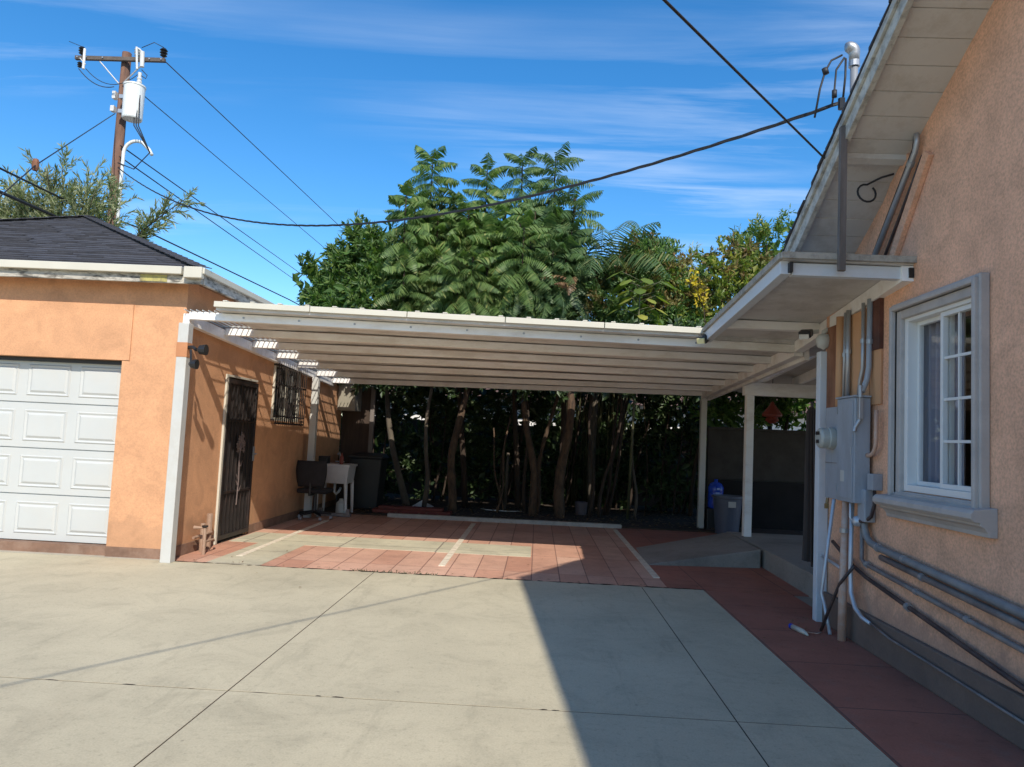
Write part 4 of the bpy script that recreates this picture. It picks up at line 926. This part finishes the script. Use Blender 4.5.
def ferntree(name,label,seed,base,top,leaders,lm,tr=.09,bark='bark',group=None):
    leaders=[(a,b,c,d,e*.80,int(f*1.45)) for a,b,c,d,e,f in leaders]
    r_=random.Random(seed); root=thing(name,label,'tree',base,group); tb_=MB(); mb=MB()
    tb_.tube(bentpath(r_,base,top,8,.05),[tr*(1-.65*i/8) for i in range(9)],8)
    for (lx,ly,lz0,lz1,fl_,nf) in leaders:
        t=max(.15,min(.9,(lz0-.6-base[2])/(top[2]-base[2]))); s0=Vector(base).lerp(Vector(top),t)
        pth=bentpath(r_,s0,(lx,ly,lz0),4,.06)+[V(lx,ly,lz1)]; tb_.tube(pth,[tr*.5,tr*.42,tr*.36,tr*.3,tr*.25,.012],6)
        for i in range(nf):
            t=i/(nf-1); z=lz0+(lz1-lz0)*t; az=i*2.4+r_.uniform(-.3,.3)
            el=R(-18+70*t**2.2+r_.uniform(-10,10)); L=fl_*(1.05-.45*t**2)*r_.uniform(.8,1.15)
            frond(mb,r_,V(lx,ly,z),az,el,L,.22*r_.uniform(.7,1.2),18,R(r_.uniform(40,85)),.036,.95)
    tb_.build('trunk',M[bark],root,smooth=True); mb.build('crown',M[lm],root,fix=False); return root

def rl(seed,x0,x1,y0,y1,z0,z1,n,fl_=1.0,nf=17,h=(.9,1.6)):
    r_=random.Random(seed); out=[]
    for i in range(n):
        a=z0+(z1-z0)*(i+.5)/n; out.append((r_.uniform(x0,x1),r_.uniform(y0,y1),a,a+r_.uniform(*h),fl_*r_.uniform(.85,1.1),nf))
    return out
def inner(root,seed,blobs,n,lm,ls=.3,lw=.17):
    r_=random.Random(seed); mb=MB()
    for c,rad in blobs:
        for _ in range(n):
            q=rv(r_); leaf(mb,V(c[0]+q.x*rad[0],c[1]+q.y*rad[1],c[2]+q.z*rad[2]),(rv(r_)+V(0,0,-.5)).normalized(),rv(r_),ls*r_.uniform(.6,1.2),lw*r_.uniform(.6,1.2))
    mb.build('crown_shade_fill',M[lm],root,fix=False)  # broad dark leaves added inside the crown, their colour deepening its inner shade
t_=ferntree('feathery_tree','leftmost tall feathery tree with tiered drooping fronds above the carport',11,(-1.45,15.6,0),(-2.0,16.2,6.6),
    [(-2.65,16.3,6.1,7.75,1.15,28),(-2.95,16.1,5.0,6.8,1.15,24),(-2.05,16.2,5.4,6.9,1.0,24),(-2.40,15.9,4.9,6.3,1.1,22)]+rl(1,-3.10,-1.50,15.2,16.2,3.3,5.2,15,1.1),'fern',.07)
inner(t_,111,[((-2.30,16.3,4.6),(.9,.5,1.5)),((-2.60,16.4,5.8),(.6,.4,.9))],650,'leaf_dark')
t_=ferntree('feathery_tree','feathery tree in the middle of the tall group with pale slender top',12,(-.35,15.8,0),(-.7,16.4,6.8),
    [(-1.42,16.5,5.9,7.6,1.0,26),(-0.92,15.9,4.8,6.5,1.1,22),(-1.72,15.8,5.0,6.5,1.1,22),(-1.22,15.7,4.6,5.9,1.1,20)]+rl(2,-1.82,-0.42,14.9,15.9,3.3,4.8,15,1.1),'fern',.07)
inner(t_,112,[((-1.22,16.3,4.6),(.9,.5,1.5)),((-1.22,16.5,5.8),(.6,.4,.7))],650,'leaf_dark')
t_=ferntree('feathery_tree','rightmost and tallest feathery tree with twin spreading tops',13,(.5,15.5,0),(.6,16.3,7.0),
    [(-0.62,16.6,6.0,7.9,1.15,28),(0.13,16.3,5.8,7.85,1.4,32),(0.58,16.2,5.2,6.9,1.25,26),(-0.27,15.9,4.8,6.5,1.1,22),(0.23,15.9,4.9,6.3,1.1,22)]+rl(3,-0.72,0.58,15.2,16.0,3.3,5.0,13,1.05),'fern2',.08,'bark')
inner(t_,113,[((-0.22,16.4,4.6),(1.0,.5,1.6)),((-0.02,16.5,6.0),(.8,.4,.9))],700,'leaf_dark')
leafy('broadleaf_tree','rounded mid green tree at left of the feathery trees, beside the garage roof',21,(-2.6,15.2,0),(-3.9,16.0,4.8),
    [((-4.1,16,5.35),(.60,.6,.75)),((-3.6,16,5.1),(.55,.6,.9)),((-4.45,16.1,4.55),(.6,.6,.6)),((-3.9,15.8,4.1),(1.1,.8,.8)),((-5.25,16.1,4.85),(.33,.3,.42)),((-5.0,16.1,4.3),(.5,.4,.45))],300,48,.17,.06,'leaf_mid','palebark',.075,limbs=18,fill=500)
pm_ = thing('palm_tree','arching feather palm between the tall feathery trees and the leafy hedge','palm',(1.25,16.6,0))
r_=random.Random(5); MB().tube(bentpath(r_,(1.25,16.6,0),(1.25,16.6,4.9),8,.04),[.09]*4+[.08]*5,10).build('trunk',M['palebark'],pm_,smooth=True)
mb=MB()
for i in range(34):
    az=i*2.4+r_.uniform(-.2,.2); frond(mb,r_,V(1.25,16.6,4.8+i*.012),az,R(r_.uniform(40,84)),r_.uniform(2.1,2.9),.5,34,R(r_.uniform(80,125)),.045,.75)
mb.build('crown',M['leaf_palm'],pm_,fix=False)
bm_ = thing('bamboo_clump','clump of pale upright bamboo canes below the palm','bamboo',(1.0,15.9,0))
r_=random.Random(9); mb=MB(); lf=MB()
for i in range(26):
    x=r_.uniform(.65,1.9); y=r_.uniform(17.1,17.5); h=r_.uniform(4.6,6.0); tx=x+r_.uniform(-.5,.6); ty=r_.uniform(15.7,16.4)
    mb.tube([(x,y,0),((x*.6+tx*.4),(y*.6+ty*.4),h*.5),(tx,ty,h)],[.022,.018,.008],6)
    for k in range(9):
        t=r_.uniform(.55,1); p=V(x+(tx-x)*t,y+(ty-y)*t,h*t); spray(lf,r_,p,V(r_.uniform(-1,1),r_.uniform(-1,1),.6),.5,12,.24,.03,.7,1.2)
mb.build('canes',M['bamboo'],bm_,smooth=True); lf.build('leaves',M['leaf_palm'],bm_,fix=False)
dr = thing('dry_fronds','cluster of dead rusty fronds hanging in the dark gap among the feathery trees','dead leaves',(.55,15.0,4.6)); mb=MB(); r_=random.Random(4)
for i in range(4): frond(mb,r_,V(.62,14.9,4.85-.12*(i%3)),R(150+i*30),R(r_.uniform(-30,40)),r_.uniform(.5,.8),.14,10,R(70),.05,.6)
mb.build('fronds',M['leaf_dry'],dr,fix=False)
leafy('shrub_tree','bushy mottled green tree right of the palm, behind the carport edge',31,(1.65,15.6,0),(2.6,16,4.6),
    [((2.20,16,5.23),(.85,.7,.75)),((1.65,15.6,4.58),(.9,.6,.75)),((2.75,16,4.68),(.9,.7,.8)),((2.05,15.8,3.98),(1.4,.6,.6))],330,48,.11,.042,'leaf_mid','bark',.06,accent=('leaf_rust',.38,4.2),stems=3,limbs=14,fill=500)
leafy('spire_shrub','thin dark leafed sprig poking above the shrubs near the palm',32,(2.45,16.6,0),(2.40,16.6,5.9),[((2.40,16.6,5.95),(.20,.2,.42))],14,30,.17,.07,'leaf_dark','bark',.02,limbs=4,fill=0)
leafy('wispy_shrub','wispy pale green sprig rising between the dark sprig and yellow leaves',33,(2.80,16.6,0),(2.85,16.6,5.6),[((2.80,16.6,5.60),(.30,.2,.5)),((3.40,16.8,5.55),(.22,.2,.45)),((3.15,16.6,5.05),(.5,.3,.5))],34,34,.15,.02,'leaf_olive','bark',.02,limbs=6,spread=.5,fill=0)
leafy('yellow_green_tree','sparse lime and rust coloured tree left of the carport corner',34,(3.35,16.2,0),(3.75,16.3,4.6),
    [((3.15,16.2,5.00),(.75,.6,.65)),((3.90,16.3,5.40),(.7,.6,.7)),((4.40,16.3,5.60),(.45,.5,.55)),((3.85,16.0,4.45),(1.3,.6,.7)),((3.05,15.9,4.15),(.9,.5,.6))],230,44,.13,.06,'leaf_lime','bark',.05,accent=('leaf_rust',.42,4.4),limbs=16,fill=110)
leafy('yellow_leaf_shrub','bright yellow leafed branch hanging below the rust coloured crown',35,(3.45,15.2,0),(3.30,15.3,4.4),[((3.12,15.3,4.95),(.08,.1,.12)),((3.22,15.3,4.74),(.12,.1,.12)),((3.33,15.3,4.56),(.13,.1,.1))],10,22,.10,.055,'leaf_yellow','bark',.02,limbs=5,fill=0)
leafy('broadleaf_tree','tall fine leafed green tree beside the sloping roof edge on the right',36,(5.15,16.8,0),(5.05,16.9,5.2),
    [((4.70,16.9,5.95),(.65,.6,.85)),((5.30,16.9,6.15),(.65,.6,.85)),((4.95,16.9,5.10),(.9,.7,.9)),((6.15,16.9,5.50),(.9,.7,1.0)),((4.85,16.9,4.20),(1.3,.7,.7))],260,46,.13,.04,'leaf_mid','bark',.07,accent=('leaf_lime',.6,4.6),limbs=14,fill=260)
bl = thing('large_leaf_plant','plant with large lime oval leaves at the foot of the palm','plant',(2.0,14.9,0)); mb=MB(); st=MB(); r_=random.Random(8)
st.tube([(1.85,14.9,0),(1.9,14.9,2.2),(1.95,14.95,4.6)],[.03,.025,.012],6)
for i in range(26):
    az=i*2.4; z=3.95+i*.035; p=V(1.95,14.95,z); d=V(math.cos(az),math.sin(az),.35).normalized(); q=p+d*r_.uniform(.2,.55); st.tube([p,q],.006,5)
    e=(d+V(0,0,-.9)).normalized(); s_=V(-math.sin(az),math.cos(az),0); L=r_.uniform(.28,.42); W_=L*.34
    mb.add([q,q+e*L*.3+s_*W_,q+e*L*.7+s_*W_*.8,q+e*L,q+e*L*.7-s_*W_*.8,q+e*L*.3-s_*W_,q+e*L*.5+V(0,0,.03)],[(0,1,6),(1,2,6),(2,3,6),(3,4,6),(4,5,6),(5,0,6)])
st.build('stem',M['bamboo'],bl,smooth=True); mb.build('leaves',M['leaf_lime'],bl,fix=False)
us = [(-3.7,15.9,'dark shrub behind the bins at the left end of the planting'),(-2.3,16.6,'dark shrub behind the pale twisted trunk'),(-.9,16.9,'dark shrub between the leftmost and middle feathery trunks'),
      (.5,17.0,'dark shrub behind the thick ringed trunk'),(1.9,16.9,'dark shrub behind the bamboo canes'),(3.1,16.5,'dark shrub behind the right carport post')]
for i,(x,y,lb) in enumerate(us):
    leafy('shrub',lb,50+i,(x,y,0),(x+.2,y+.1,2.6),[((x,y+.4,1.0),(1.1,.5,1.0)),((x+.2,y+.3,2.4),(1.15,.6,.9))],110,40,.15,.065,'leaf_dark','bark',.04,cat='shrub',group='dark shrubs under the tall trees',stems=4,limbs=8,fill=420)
leafy('hedge_tree','dense green foliage hanging over the block wall behind the porch',60,(5.0,15.4,0),(5.2,15.4,2.9),[((4.3,15.4,2.6),(1.0,.6,.7)),((5.6,15.5,2.7),(1.2,.6,.9)),((7.2,15.5,2.7),(1.3,.6,.9)),((3.6,15.2,2.2),(.5,.4,.5)),((5,15.6,3.3),(2.2,.5,.6))],280,44,.15,.06,'leaf_mid','bark',.06,limbs=0,fill=420)
leafy('hedge_tree','low leafy crowns added behind the carport back edge to shade the planting',61,(-.2,15.1,0),(-.3,14.9,3.1),[((-3.75,14.42,2.98),(.55,.35,.45)),((-3.3,14.52,3.12),(1.0,.5,.75)),((-1.8,14.52,3.12),(1.2,.5,.75)),((-.2,14.52,3.12),(1.2,.5,.75)),((1.3,14.52,3.12),(1.2,.5,.75)),((2.8,14.52,3.12),(1.1,.5,.75)),((4.2,14.52,3.12),(.9,.5,.7))],360,44,.16,.07,'leaf_dark','bark',.04,limbs=0,fill=900)  # mostly unseen foliage added to keep sun off the trunks and cabinet
stems=[((-2.22,14.9,0),(-2.15,15.0,3.0),.04,'palebark','pale twisted trunk lit by patches of sun at the left'),
 ((-1.60,14.5,0),(-1.50,14.9,3.1),.07,'bark2','smooth brown trunk curving, nearest behind the curb'),
 ((-.05,14.6,0),(-.28,14.9,3.1),.065,'bark2','brown trunk leaning left right of the garden centre'),
 ((.05,15.0,0),(.38,15.2,3.0),.04,'bark2','slim bent trunk just left of the thick ringed trunk'),
 ((.50,14.4,0),(.55,14.7,3.1),.085,'bark2','thick ringed palm like trunk standing behind the curb'),
 ((1.08,14.8,0),(1.15,15.1,3.0),.03,'bark','slender trunk to the right of the ringed trunk'),
 ((1.28,14.9,0),(1.70,15.2,3.0),.03,'bark','thin trunk leaning right near the bucket'),
 ((-.75,14.9,0),(-.55,15.2,1.9),.022,'bark2','thin forked stick leaning in the dark middle of the planting'),
 ((-.62,15.1,0),(-.95,15.2,1.7),.018,'bark2','thin stick leaning left beside the forked one'),
 ((1.98,14.9,0),(1.95,15.0,1.6),.028,'palebark','short pale stake like stem left of the right carport post')]
for i,(a,b,rr_,bk2,lb) in enumerate(stems):
    r_=random.Random(80+i); root=thing('small_tree',lb,'tree',a,'slim trees behind the curb')
    pth=bentpath(r_,a,b,14,.17); MB().tube(pth,[rr_*(1.25-.035*j+.09*math.sin(j*2.3+i)) for j in range(15)],10).build('trunk',M[bk2],root,smooth=True)
    if b[2]>2: 
        mb=MB()
        for k in range(10): spray(mb,r_,Vector(b)+rv(r_)*.25,rv(r_)+V(0,0,.5),.45,12,.13,.05)
        mb.build('crown',M['leaf_dark'],root,fix=False)
# silvery olive tree by the pole
r_=random.Random(77); ol=thing('olive_tree','silvery narrow leafed tree behind the garage roof around the utility pole','tree',(-11.5,17.2,0))
tb_=MB(); mb=MB(); tb_.tube(bentpath(r_,(-11.5,17.2,0),(-11.8,17.2,4.6),6,.05),[.16,.15,.14,.13,.12,.11,.1],8)
def olbranch(p0,p1,ns,tw=.5):
    pth=bentpath(r_,p0,p1,8,.10); tb_.tube(pth,[.03*(1-.8*j/8) for j in range(9)],5)
    for k in range(ns):
        t=r_.uniform(.25,1); j=min(7,int(t*8)); p=pth[j].lerp(pth[j+1],t*8-j); d=(Vector(p1)-Vector(p0)).normalized()+rv(r_)*.9
        spray(mb,r_,p,d,tw,22,.19,.034,.6,.3)
for i in range(30):
    x=-14.6+4.4*i/29+r_.uniform(-.15,.15); hh=r_.uniform(6.7,7.5)-(.5 if -12.8<x<-12.2 else 0)-max(0,x+11.4)*.4
    olbranch((-11.8+.3*(x+11.8),17.2,4.4),(x,16.9+r_.uniform(-.5,.4),hh),24)
for a,b in (((-10.6,17.1,5.2),(-8.25,16.6,6.85)),((-10.3,17.1,5.2),(-8.9,16.8,6.5)),((-10.4,17.1,5.1),(-9.3,16.8,6.2))): olbranch(a,b,16,.4)
tb_.build('trunk',M['bark'],ol,smooth=True); mb.build('crown',M['leaf_olive'],ol,fix=False)
# scattered fallen leaves near the tiles (things too small and many)
mb=MB(); r_=random.Random(3)
for i in range(150):
    x=r_.uniform(-3.8,2.4); y=r_.choice([r_.uniform(8.04,8.12),r_.uniform(2.5,13),r_.uniform(12.5,13.25),r_.uniform(13,13.3)]); d=V(r_.uniform(-1,1),r_.uniform(-1,1),.1).normalized()
    if y<8 and i%4: continue
    leaf(mb,V(x,y,.012),d,V(0,0,1),r_.uniform(.02,.045),.018)
for i in range(60):
    x=2.5+r_.uniform(-.25,.05); y=r_.uniform(5.9,8); leaf(mb,V(x,y,.012),V(r_.uniform(-1,1),r_.uniform(-1,1),.1).normalized(),V(0,0,1),r_.uniform(.015,.035),.014)
o=mb.build('leaf_litter',M['leaf_dry'],fix=False); tag(o,'scattered tiny dry leaves on the paving and path','leaf litter',kind='stuff')

# ------------------------------------------------------------------ utility pole and wires
PX,PY=-11.6,19.0; DROP=-.18
up=thing('utility_pole','brown wooden utility pole with crossarm and white transformer behind the garage','utility pole',(PX,PY,0))
MB().tube([(PX,PY,0),(PX,PY,5),(PX,PY,11.62)],[.15,.14,.118],14).build('pole',M['pole_wood'],up,smooth=True)
ca=MB().box(PX-1.28,PX+1.18,PY-.24,PY-.15,11.295,11.40).build('crossarm',M['crossarm'],up,bevel=.006)
for x in (-1.2,-.95,-.5,.55,.78,1.1): MB().lathe([(0,0),(.02,0),(.02,.0),(.045,.0)][:2]+[(.02,.03),(0,.03)],(PX+x,PY-.24-.03,11.35),8,'y').build('bolt',M['galv'],ca)
for s_ in (-1,1): MB().tube([(PX+s_*.62,PY-.19,11.28),(PX+s_*.05,PY-.17,10.68)],.018,6).build('brace',M['galv'],up)
def insul(x,z,m_='porcelain',s=1.0,y=PY-.19):
    MB().lathe([(0,0),(.03*s,0),(.075*s,.03*s),(.04*s,.06*s),(.085*s,.09*s),(.045*s,.12*s),(.085*s,.15*s),(.04*s,.2*s),(0,.21*s)],(x,y,z),14).build('insulator',M[m_],up)
insul(PX-1.12,11.44,'black',1.1); insul(PX+1.12,11.44,'black',1.2); insul(PX-1.15,11.08,'black',.8); insul(PX+.42,11.42,'porcelain',1.2)
def cutout(x):
    MB().tube([(x-.05,PY-.33,11.62),(x+.03,PY-.36,11.0)],.03,8).tube([(x+.12,PY-.33,11.5),(x+.14,PY-.33,11.08)],.055,10).tube([(x-.05,PY-.33,11.62),(x+.12,PY-.33,11.5)],.015,6).build('fuse_cutout',M['porcelain'],up)
cutout(PX+.5); MB().tube([(PX-.98,PY-.30,11.55),(PX-.95,PY-.33,10.98)],.035,8).tube([(PX-1.1,PY-.28,11.3),(PX-.9,PY-.33,11.1)],.015,6).build('fuse_cutout',M['porcelain'],up)
tf=MB().lathe([(0,0),(.235,0),(.25,.03),(.26,.88),(.275,.89),(.275,.93),(.12,1.0),(0,1.01)],(PX+.50,PY-.34,9.62),24).build('transformer',M['transformer'],up,smooth=False)
MB().lathe([(0,0),(.05,0),(.07,.05),(.045,.09),(.07,.14),(.04,.18),(.05,.3),(.0,.31)],(PX+.62,PY-.36,10.6),12).build('bushing',M['porcelain'],tf)
MB().box(PX+.1,PX+.26,PY-.36,PY-.20,10.2,10.3).box(PX+.1,PX+.26,PY-.36,PY-.20,9.8,9.9).build('bracket',M['galv'],tf)
MB().box(PX-.24,PX-.15,PY-.12,PY+.02,10.3,10.5).box(PX-.26,PX-.16,PY-.12,PY+.02,9.95,10.1).build('ground_block',M['porcelain'],up)
MB().tube([(PX+.22,PY-.12,0),(PX+.22,PY-.12,8.75)]+arc((PX+.55,PY-.12,8.8),.33,180,60,(1,0,0),(0,0,1),8)+[(PX+.92,PY-.14,8.9),(PX+1.02,PY-.16,8.75)],.045,10).build('riser_pipe',M['transformer'],up,smooth=True)
jw=MB()
jw.tube(catenary((PX-1.1,PY-.3,11.0),(PX-.12,PY-.25,10.55),.18,10),.012,5); jw.tube(catenary((PX-.9,PY-.3,11.0),(PX+.56,PY-.36,10.85),.35,12),.010,5)
jw.tube([(PX+.64,PY-.33,11.0),(PX+.8,PY-.33,10.85),(PX+.78,PY-.35,10.75),(PX+.6,PY-.36,10.86)],.012,5)
jw.tube([(PX+.6,PY-.35,11.6),(PX+.9,PY-.3,11.78),(PX+1.12,PY-.2,11.7)],.010,5); jw.tube([(PX-1.5,PY-.2,11.8),(PX-1.12,PY-.2,11.66)],.008,5)
for dx,dz_ in ((.66,10.35),(.72,10.25),(.6,9.9)): jw.tube([(PX+dx,PY-.45,dz_),(PX+dx+.06,PY-.5,9.4),(PX+.98,PY-.2,8.8),(PX+.55,PY-.15,8.35),(PX+.12,PY-.18,8.5)],.016,5)
jw.build('jumper_wires',M['rubber'],up,smooth=True)
up.location.z = DROP
def wire(name,label,pts,r_,m_='rubber',cat='cable',group=None):
    o=MB().tube(pts,r_,6).build(name,M[m_],smooth=True); return tag(o,label,cat,group)
# twisted service drop
c0=catenary((PX+.12,PY-.15,8.2),(2.40,6.1,4.43),1.30,90); wire('service_drop','sagging twisted service cable from the pole to the roof mast',c0,.008)
tw=MB()
for ph in (0,2.1,4.2):
    pts=[]
    for i in range(len(c0)*3-2):
        k=i/3; a=c0[int(k)]; b=c0[min(int(k)+1,len(c0)-1)]; p=a.lerp(b,k-int(k)); pts.append(p+V(.35*math.cos(i*.45+ph),0,math.sin(i*.45+ph))*.011)
    tw.tube(pts,.0075,5)
bpy.data.objects['service_drop'].data.name='service_drop'
tb2=tw.build('twisted_strand',M['rubber'],bpy.data.objects['service_drop'],smooth=True)
# low cable fixed to the barge board, coming over the yard (its shadow lies on the drive)
A=V(2.10,5.60,3.75); D=V(-1.60,-2.24,-.155)
wire('overhead_cable','straight black cable from the top edge to the hook on the roof edge',[A, A+D, A+D*2.2, A+D*4.0],.008)
hk=MB(); hk.tube(arc((2.115,5.60,3.76),.03,0,300,(0,1,0),(0,0,1),10),.007,6); hk.tube([(2.14,5.60,3.76),(2.10,5.6,3.76)],.008,6); o=hk.build('cable_hook',M['galv'],smooth=True); tag(o,'small metal hook holding the straight cable on the roof edge','hook')
G2='thin lines leading away from the pole'
wire('power_line','thin line from the right crossarm tip slanting down behind the trees',[(PX+1.18,PY-.20,11.14),(-9.3,60,11.6)],.014)
wire('power_line','faint thin line between the crossarm line and the lower pair of lines',[(PX+.62,PY-.2,10.22),(-11.4,60,11.2)],.012)
wire('power_line','upper of the two close parallel lines leaving the pole at the riser pipe',[(PX+.14,PY-.15,8.8),(-15.0,45,11.0)],.017)
wire('power_line','lower of the two close parallel lines leaving the pole at the riser pipe',[(PX+.14,PY-.15,8.5),(-15.2,45,10.5)],.017)
gw=wire('guy_wire','guy wire with reddish insulator running down left from the pole',[(PX-.12,PY-.1,9.7),(-8.75,12.0,5.75),(-8.3,9.6,3.6)],.011)
MB().lathe([(0,-.11),(.04,-.10),(.055,-.05),(.055,.05),(.04,.10),(0,.11)],(-8.78,12.05,5.78),10).build('insulator',M['brown_wood'],gw)
wire('telephone_cable','upper black cable crossing behind the olive tree and the garage roof',[(-11.2,12.6,6.5),(-10.92,14,6.38),(-11.32,17,6.59),(-11.40,20,6.89),(-10.50,30,6.79),(-9.2,45,6.3)],.022)
wire('telephone_cable','thicker lower black cable at the left edge behind the olive tree',[(-11.2,12.4,6.1),(-10.87,14,5.9),(-11.28,17,6.1),(-11.5,18.85,6.3)],.035)

# ------------------------------------------------------------------ light, sky, camera
SUNV = Vector((.36,-1.13,1.0)).normalized()
el = math.asin(SUNV.z)
sun = bpy.data.lights.new('sun','SUN'); sun.energy = 3.45; sun.angle = R(.53); sun.color = (1.0,.93,.82)
so_ = bpy.data.objects.new('sun',sun); COL.objects.link(so_); so_.rotation_euler = SUNV.to_track_quat('Z','Y').to_euler()
wd_ = bpy.data.worlds.new('World'); scene.world = wd_; wd_.use_nodes = True; nt = wd_.node_tree
bgd = nt.nodes['Background']; sky = nt.nodes.new('ShaderNodeTexSky'); sky.sky_type='NISHITA'; sky.sun_disc=False
sky.sun_elevation = el; sky.sun_rotation = math.atan2(SUNV.x, SUNV.y); sky.air_density=1.0; sky.dust_density=.3; sky.ozone_density=3.0; sky.altitude=100
tc = nt.nodes.new('ShaderNodeTexCoord'); sp = nt.nodes.new('ShaderNodeSeparateXYZ'); nt.links.new(tc.outputs['Generated'], sp.inputs[0])
# cirrus: noise on a plane high above, reached through the view direction
zc = nt.nodes.new('ShaderNodeMath'); zc.operation='MAXIMUM'; zc.inputs[1].default_value=.04; nt.links.new(sp.outputs[2], zc.inputs[0])
dx = nt.nodes.new('ShaderNodeMath'); dx.operation='DIVIDE'; nt.links.new(sp.outputs[0],dx.inputs[0]); nt.links.new(zc.outputs[0],dx.inputs[1])
dy = nt.nodes.new('ShaderNodeMath'); dy.operation='DIVIDE'; nt.links.new(sp.outputs[1],dy.inputs[0]); nt.links.new(zc.outputs[0],dy.inputs[1])
cmb = nt.nodes.new('ShaderNodeCombineXYZ'); nt.links.new(dx.outputs[0],cmb.inputs[0]); nt.links.new(dy.outputs[0],cmb.inputs[1])
mp = nt.nodes.new('ShaderNodeMapping'); mp.inputs['Rotation'].default_value=(0,0,R(8)); mp.inputs['Scale'].default_value=(.22,1.25,1); nt.links.new(cmb.outputs[0],mp.inputs[0])
nz = nt.nodes.new('ShaderNodeTexNoise'); nz.inputs['Scale'].default_value=1.9; nz.inputs['Detail'].default_value=11; nz.inputs['Roughness'].default_value=.62; nz.inputs['Distortion'].default_value=.5; nt.links.new(mp.outputs[0],nz.inputs['Vector'])
mp2 = nt.nodes.new('ShaderNodeMapping'); mp2.inputs['Scale'].default_value=(.3,.5,1); mp2.inputs['Location'].default_value=(3.1,1.4,0); nt.links.new(cmb.outputs[0],mp2.inputs[0])
nz2 = nt.nodes.new('ShaderNodeTexNoise'); nz2.inputs['Scale'].default_value=.9; nz2.inputs['Detail'].default_value=4; nt.links.new(mp2.outputs[0],nz2.inputs['Vector'])
r1 = nt.nodes.new('ShaderNodeValToRGB'); r1.color_ramp.elements[0].position=.47; r1.color_ramp.elements[1].position=.78; nt.links.new(nz.outputs[0],r1.inputs[0])
r2 = nt.nodes.new('ShaderNodeValToRGB'); r2.color_ramp.elements[0].position=.42; r2.color_ramp.elements[1].position=.60; nt.links.new(nz2.outputs[0],r2.inputs[0])
mu = nt.nodes.new('ShaderNodeMath'); mu.operation='MULTIPLY'; nt.links.new(r1.outputs[0],mu.inputs[0]); nt.links.new(r2.outputs[0],mu.inputs[1])
mu2 = nt.nodes.new('ShaderNodeMath'); mu2.operation='MULTIPLY'; mu2.inputs[1].default_value=.8; nt.links.new(mu.outputs[0],mu2.inputs[0])
hs_ = nt.nodes.new('ShaderNodeHueSaturation'); hs_.inputs['Saturation'].default_value=1.34; nt.links.new(sky.outputs[0],hs_.inputs['Color'])
mx = nt.nodes.new('ShaderNodeMix'); mx.data_type='RGBA'; nt.links.new(mu2.outputs[0],mx.inputs[0]); nt.links.new(hs_.outputs[0],mx.inputs[6]); mx.inputs[7].default_value=(5.6,6.1,6.7,1)
nt.links.new(mx.outputs[2],bgd.inputs['Color']); bgd.inputs['Strength'].default_value=.138

cd = bpy.data.cameras.new('camera'); co = bpy.data.objects.new('camera',cd); COL.objects.link(co); scene.camera = co
cd.sensor_width=36; cd.lens=740/1024*36; cd.clip_start=.05; cd.clip_end=2000
yw,pt,rl_=R(-2.17),R(4.25),R(2.7)
fw=Vector((math.sin(yw)*math.cos(pt),math.cos(yw)*math.cos(pt),math.sin(pt))); rt=Vector((math.cos(yw),-math.sin(yw),0)); u_=rt.cross(fw)
rt2=rt*math.cos(rl_)+u_*math.sin(rl_); up2=-rt*math.sin(rl_)+u_*math.cos(rl_)
co.matrix_world = Matrix(((rt2.x,up2.x,-fw.x,0),(rt2.y,up2.y,-fw.y,0),(rt2.z,up2.z,-fw.z,1.5),(0,0,0,1)))
scene.render.engine='CYCLES'; scene.render.resolution_x=1024; scene.render.resolution_y=767
scene.view_settings.view_transform='Standard'; scene.view_settings.look='None'; scene.view_settings.gamma=1; scene.view_settings.exposure=.55
scene.cycles.max_bounces=7; scene.cycles.diffuse_bounces=4; scene.cycles.transparent_max_bounces=12
